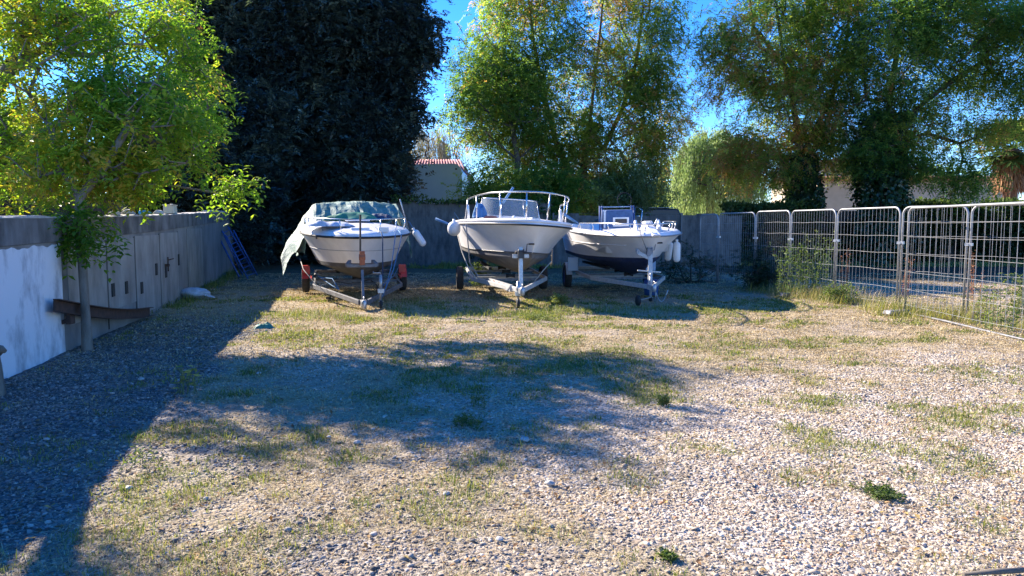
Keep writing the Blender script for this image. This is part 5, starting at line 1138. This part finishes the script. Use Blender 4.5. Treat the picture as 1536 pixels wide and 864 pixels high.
# raised bow pulpit with fairing and davit
extr([(4.25, .93), (5.2, .93), (5.28, .98), (4.95, 1.10), (4.62, 1.26), (4.45, 1.24)], -.09, .09).build('bow_pulpit', 'gel', B3, bevel=.02)
for sy in (-.26, .24): extr([(4.5, .93), (4.95, .93), (4.8, 1.02), (4.6, 1.28), (4.5, 1.26)], sy - .02, sy + .02).build('anchor_fin', 'white', B3, bevel=.008)
mb = MB(); mb.tube([(4.95, -.2, .95), (4.8, .0, 1.25), (4.95, .2, .95)], .012, 6); mb.tube([(4.7, .05, 1.02), (4.9, .12, 1.3)], .02, 6); mb.build('anchor', 'galv', B3)
mb = MB(); mb.box((-.25, .1, .95), (.34, .42, .55), taper=.8); mb.box((-.22, .1, .45), (.14, .14, .6)); mb.build('outboard_engine', 'blackpl', B3, bevel=.06)
mb = MB(); mb.tube([(1.2, .8, .95), (1.2, .85, 1.45), (.4, .9, 1.55), (.1, .9, .95)], .014, 6); mb.tube([(1.1, .8, 1.3), (.2, .88, 1.3)], .01, 6); mb.build('stern_rail', 'steel', B3)
fender('outer white fender hanging at the viewer-right side of the right boat', W(1015, 378, 16.6), .46, .082, (0, 0, 0), (-.05, 0, .36))
fender('inner white fender half hidden behind the bow of the right boat', W(1003, 377, 16.9), .44, .08, (R(3), R(7), 0), (-.05, 0, .36))
strap('rope', 'thin dark line from the right boat bow down to the winch', 'rope', [W(958, 334, 15.6), W(961, 352, 15.3), W(970, 375, 15.0)], .006, 'black', None)
xp = L3 - .28
mb = MB(); mb.bar((xp, 0, zb3(xp)), (xp - .1, .02, 1.05), .09, .08); mb.bar((xp - .14, -.22, 1.03), (xp - .08, .0, .92), .06, .08); mb.bar((xp - .14, -.22, 1.05), (xp - .28, -.22, 1.08), .06, .08); mb.bar((xp - .05, -.26, .67), (xp - .05, .24, .63), .03, .03); mb.build('winch_post', 'galv_white', T3, bevel=.008)
winch(T3, xp - .1, 1.02, 'grey'); jockey(T3, xp + .04, .0, .62, .03, 'galv_white', handle=False, wr=.05)
mb = MB(); [mb.tube([(L3 - .05 + .03 * math.sin(k), .1 + .12 * math.sin(k / 5 * 1.5), .28 - .22 * math.sin(math.pi * k / 9)) if 0 else (L3 - .02, .03 + k * .03, .29 - .24 * math.sin(math.pi * k / 9)), (L3 - .02, .03 + (k + 1) * .03, .29 - .24 * math.sin(math.pi * (k + 1) / 9))], .011, 5) for k in range(9)]
mb.tube([(L3 - .15, .06, .27), (L3 - .13, .08, .16), (L3 - .14, .06, .05)], .011, 5); mb.build('safety_chain', 'galv', T3)
q = toframe(T3, G(957, 459)); MB().lathe([(0, -.045), (.07, -.045), (.10, -.03), (.11, 0), (.10, .03), (.07, .045), (0, .045)], (q.x, q.y, .11), 'Y', 20).build('jockey_wheel', 'black', T3)
MB().bar((q.x, q.y, .11), (xp + .04, 0, .12), .03, .02).build('jockey_axle', 'galv', T3)
for k, s in enumerate((-1, 1)):
    mb = MB(); mb.box((.45, s * 1.0, .62), (.04, .26, .34)); mb.build('side_plate', 'caravan', T3, bevel=.01)
mb = MB(); mb.lathe([(0, 0), (.15, 0), (.17, .34), (.165, .35), (0, .35)], (0, 0, 0)); o = mb.build('bucket', 'bluepaint', loc=W(977, 425, 16.6) * 1); o.location.z = .05; tag(o, 'blue drum standing under the bow of the right boat', 'bucket')

# ---------------------------------------------------------------- plants, weeds, bits on the ground
def weed(label, px, py, H, n, sp, tint, name='tall_weed', seed=0, lf=1.0, ls=1.0, red=False, grp=None, mtl=None):
    p = G(px, py); t = thing(name, label, 'plant', (p.x, p.y, 0), group=grp); st = MB(); P = []; A = []; T = []
    for i in range(n):
        a = random.random() * 6.28; ln = random.random() * sp * .7; h = H * (.55 + .45 * random.random()); pts = []
        bx_, by_ = random.gauss(0, sp * .3), random.gauss(0, sp * .3)
        for k in range(6):
            f = k / 5; pts.append((bx_ + math.cos(a) * ln * f ** 1.6, by_ + math.sin(a) * ln * f ** 1.6, h * f * (1 - .1 * f)))
        st.tube(pts, [q_ * (.4 if ls < 1 else 1) for q_ in (.006, .005, .0045, .004, .003, .0015)], 4, cap=False)
        for k in range(int(26 * lf)):
            f = .1 + .9 * random.random(); j = min(4, int(f * 5)); g_ = f * 5 - j; q = Vector(pts[j]).lerp(Vector(pts[j + 1]), min(1, g_))
            P.append(q + Vector((random.gauss(0, .02 * ls), random.gauss(0, .02 * ls), random.gauss(0, .02 * ls)))); aa = random.random() * 6.28; A.append((math.cos(aa), math.sin(aa), random.uniform(-.2, .9))); T.append(tint + random.uniform(-.2, .3))
    st.build('stems', M['rust_stem'] if red else M['green_stem'], t)
    P = np.array(P); A = nrm(np.array(A)); V, Fc = leaf_quads(P, A, nrm(rv(len(P)) + [0, 0, .8]), (.05 + .06 * rng.random(len(P))) * (1.0 if not red else .6) * ls, (.018 + .014 * rng.random(len(P))) * ls)
    npmesh('leaves', V, Fc, mtl or weedm, np.repeat(np.clip(T, 0, 1), 2), t); return t
M['green_stem'] = mat('green stem', (.10, .13, .05), .7); M['rust_stem'] = mat('dry red stem', (.28, .12, .06), .8)
drylf = attr_mat('dry seed heads', [(0, (.20, .09, .05)), (1, (.48, .26, .14))], .8, .3, tcol=(1.2, 1, .8))
gw = 'weeds along the wire barriers'
weed('bushy olive weed with arching stems in front of the fourth wire barrier', 1205, 447, 1.45, 34, .75, .25, grp=gw, lf=1.3)
weed('tall pale arching grass-like weed behind the fourth wire barrier', 1222, 436, 1.75, 22, .9, .55, grp=gw, lf=.7)
weed('rust-red dock with seed heads by the third wire barrier', 1158, 432, 1.60, 7, .2, .4, red=True, grp=gw, mtl=drylf, lf=1.6)
weed('thin reddish dock behind the fifth wire barrier', 1268, 440, 1.25, 6, .25, .3, red=True, grp=gw, mtl=drylf)
weed('dead brown stem behind the doubled posts', 1361, 446, 1.2, 4, .15, .3, red=True, grp=gw, mtl=drylf)
weed('brown dead weed between the last barriers', 1457, 452, 1.2, 5, .2, .3, red=True, grp=gw, mtl=drylf)
weed('feathery bright green weed just outside the slanting gate tube', 1492, 496, .75, 12, .4, .55, grp=gw, lf=1.1)
weed('second feathery green weed at the right frame edge', 1530, 478, .95, 16, .5, .6, grp=gw, lf=1.1)
weed('low green weed at the foot of the doubled posts', 1260, 455, .5, 26, .6, .45, grp=gw)
weed('dusty green weed growing through the left side of the middle trailer', 722, 430, .75, 22, .4, .35, lf=1.4)
weed('low green weed with upright stems between the middle and right trailers', 838, 458, .26, 14, .4, .6)
weed('bright green weed tuft on the edge of the boats shadow', 806, 478, .12, 34, .45, .6, ls=.4)
weed('leggy weed left of the wall-foot shade edge', 283, 590, .38, 8, .25, .75, lf=.3, name='grass_weed')
weed('bright round green tuft alone on the pale gravel at lower right', 1322, 745, .07, 46, .16, .2, name='weed_tuft', ls=.35, lf=.6)
weed('small dark green seedling on gravel right of the long tree shadow', 996, 608, .10, 16, .1, .15, name='weed_tuft', ls=.35)
weed('little green rosette at the bottom edge, right of centre', 1000, 838, .04, 14, .05, .25, name='weed_tuft', ls=.35, lf=.6)
weed('green spiky tuft at the left edge of the sunlit ground', 215, 700, .16, 20, .25, .5, name='weed_tuft', ls=.35, lf=.3)
weed('small weed cluster standing in the tree shadow at centre', 720, 610, .14, 12, .2, .3, name='weed_tuft', ls=.35, lf=.7)
weed('small green weed in front of the left trailer', 548, 522, .22, 14, .2, .3, name='weed_tuft', ls=.35, lf=.8)
weed('green clump beside the shaded tree strip', 700, 640, .10, 20, .22, .3, name='weed_tuft', ls=.35)
P_ = G(1130, 436); P_.z = 0
shrub('round dark bush against the wire barriers, in shade', 'shrub', [((P_.x, P_.y + .25, .5), (.8, .45, .5), 60), ((P_.x + .5, P_.y - .1, .35), (.5, .4, .35), 26)], (P_.x, P_.y + .1), ivym, dict(Fn=9, spread=.1, flen=.16, K=4, ll=.06, lw=.03, droop=.1, outw=.3), (.1, .6), r0=.03)
P_ = G(1045, 425)
shrub('low scruffy brush where the barriers meet the back fence', 'shrub', [((P_.x, P_.y + .7, .45), (.9, .6, .5), 50)], (P_.x, P_.y + .7), ivym, dict(Fn=8, spread=.12, flen=.2, K=4, ll=.07, lw=.03, droop=.1, outw=.3), (.0, .5), r0=.03)
# grass along the fence line, taller
def line_grass(name, pts, n, sp, h0, h1, tb, m, wd=.008):
    P = []
    for i in range(n):
        f = random.random() * (len(pts) - 1); k = int(f); q = pts[k].lerp(pts[k + 1], f - k); P.append((q.x + random.gauss(0, sp), q.y + random.gauss(0, sp)))
    P = np.array(P); X, Y = P[:, 0], P[:, 1]; g_ = fbm(X * 1.6, Y * 1.6, 3, 7); ok = g_ > .4; X, Y = X[ok], Y[ok]; q = len(X); h = (h0 + (h1 - h0) * rng.random(q) ** 2) * (g_[ok] * 1.6)
    o = blades(name, X, Y, h, np.full(q, wd), h * (.2 + .7 * rng.random(q)), np.clip(rng.random(q) * .6 + tb, 0, 1), m); tag(o, kind='stuff')
line_grass('fence_line_grass', [p for p in BP[2:8]], 9000, .28, .08, .42, .35, greenm)
line_grass('dry_fence_grass', [p + Vector((.3, .3, 0)) for p in BP[3:8]], 7000, .45, .08, .4, .3, drym)
line_grass('back_grass', [Vector((-3.6, 28.2, 0)), Vector((-1.6, 28.2, 0)), Vector((1.5, 28.3, 0))], 5000, .3, .08, .3, .35, greenm, .02)
line_grass('wall_foot_grass', [wpos(y, 0, .2) for y in (13.5, 16, 20, 26)], 3500, .15, .05, .25, .2, greenm, .01)
line_grass('plot_verge_grass', [Vector((9, 29.8, 0)), Vector((16, 29.8, 0)), Vector((24, 29.8, 0))], 9000, .5, .1, .3, .5, greenm, .02)
line_grass('trailer_grass', [ax1, cp1], 5000, .6, .03, .16, .1, drym, .008)
line_grass('boat_shade_grass', [Vector((-4.4, 13.4, 0)), Vector((-2.8, 12.9, 0)), Vector((-.8, 13.3, 0)), Vector((.7, 13.7, 0)), Vector((3.4, 14.4, 0))], 6500, .38, .03, .15, .15, greenm, .008)

for i, (px, py, s, lb, m) in enumerate(((1362, 622, .05, 'pale yellowish rock on the gravel near the right edge', 'stone'), (248 + 245, 656, .045, 'white stone in the tree shadow left of centre', 'stone'), (532, 654, .05, 'flat pale stone right of the white stone in the tree shadow', 'stone'), (536, 666, .06, 'flat beige stone just in front of the tree shadow', 'stone'),
        (788, 667, .085, 'grey rounded rock half buried at the front edge of the tree shadow', 'stone'), (920, 532, .04, 'small dark stone on the dry grass behind the long shadow', 'dark_gap'), (1102, 549, .035, 'small dark clod right of the long tree shadow', 'dark_gap'), (825, 728, .075, 'flat brown stone on the gravel at lower centre', 'stone'), (670, 743, .05, 'bluish flat stone chip at lower centre left', 'stone'), (750, 812, .05, 'slate grey chip near the bottom edge', 'stone'), (193, 727, .05, 'yellow leaf-coloured stone in the grass at lower left', 'cream'), (212, 573, .07, 'pale stone in the shade by the whitewashed wall', 'stone'), (70, 660, .05, 'light chip lying in the shaded gravel at left', 'stone'), (388, 562, .06, 'stone on the sunlit patch beside the shade edge', 'stone'))):
    p = G(px, py); V = IV * np.array([s, s * .8, s * .45]) * .58 * (1 + .35 * (rng.random((12, 1)) - .5)); mb = MB(); mb.add(V, IF.tolist()); o = mb.build('rock', m, bevel=.004, loc=(p.x, p.y, float(gz(p.x, p.y)) + s * .25)); o.rotation_euler.z = i * 1.3; tag(o, lb, 'stone')
p, q = G(1445, 866), G(1560, 860); mb = MB(); mb.tube([(p.x, p.y, .015), ((p.x + q.x) / 2, p.y + .015, .022), (q.x, q.y, .02)], [.008, .014, .012], 8); mb.tube([((p.x + q.x) / 2, p.y + .012, .02), ((p.x + q.x) / 2 + .05, p.y + .06, .03)], [.006, .003], 6); tag(mb.build('dead_branch', 'wood'), 'dark dead branch lying in the bottom right corner', 'branch')
q = G(396, 494); cloth('rag', 'green plastic rag on the ground at the shade edge before the left trailer', 'rag', .3, .2, .09, 'greenbox', (q.x, q.y, 0), .5, 4)
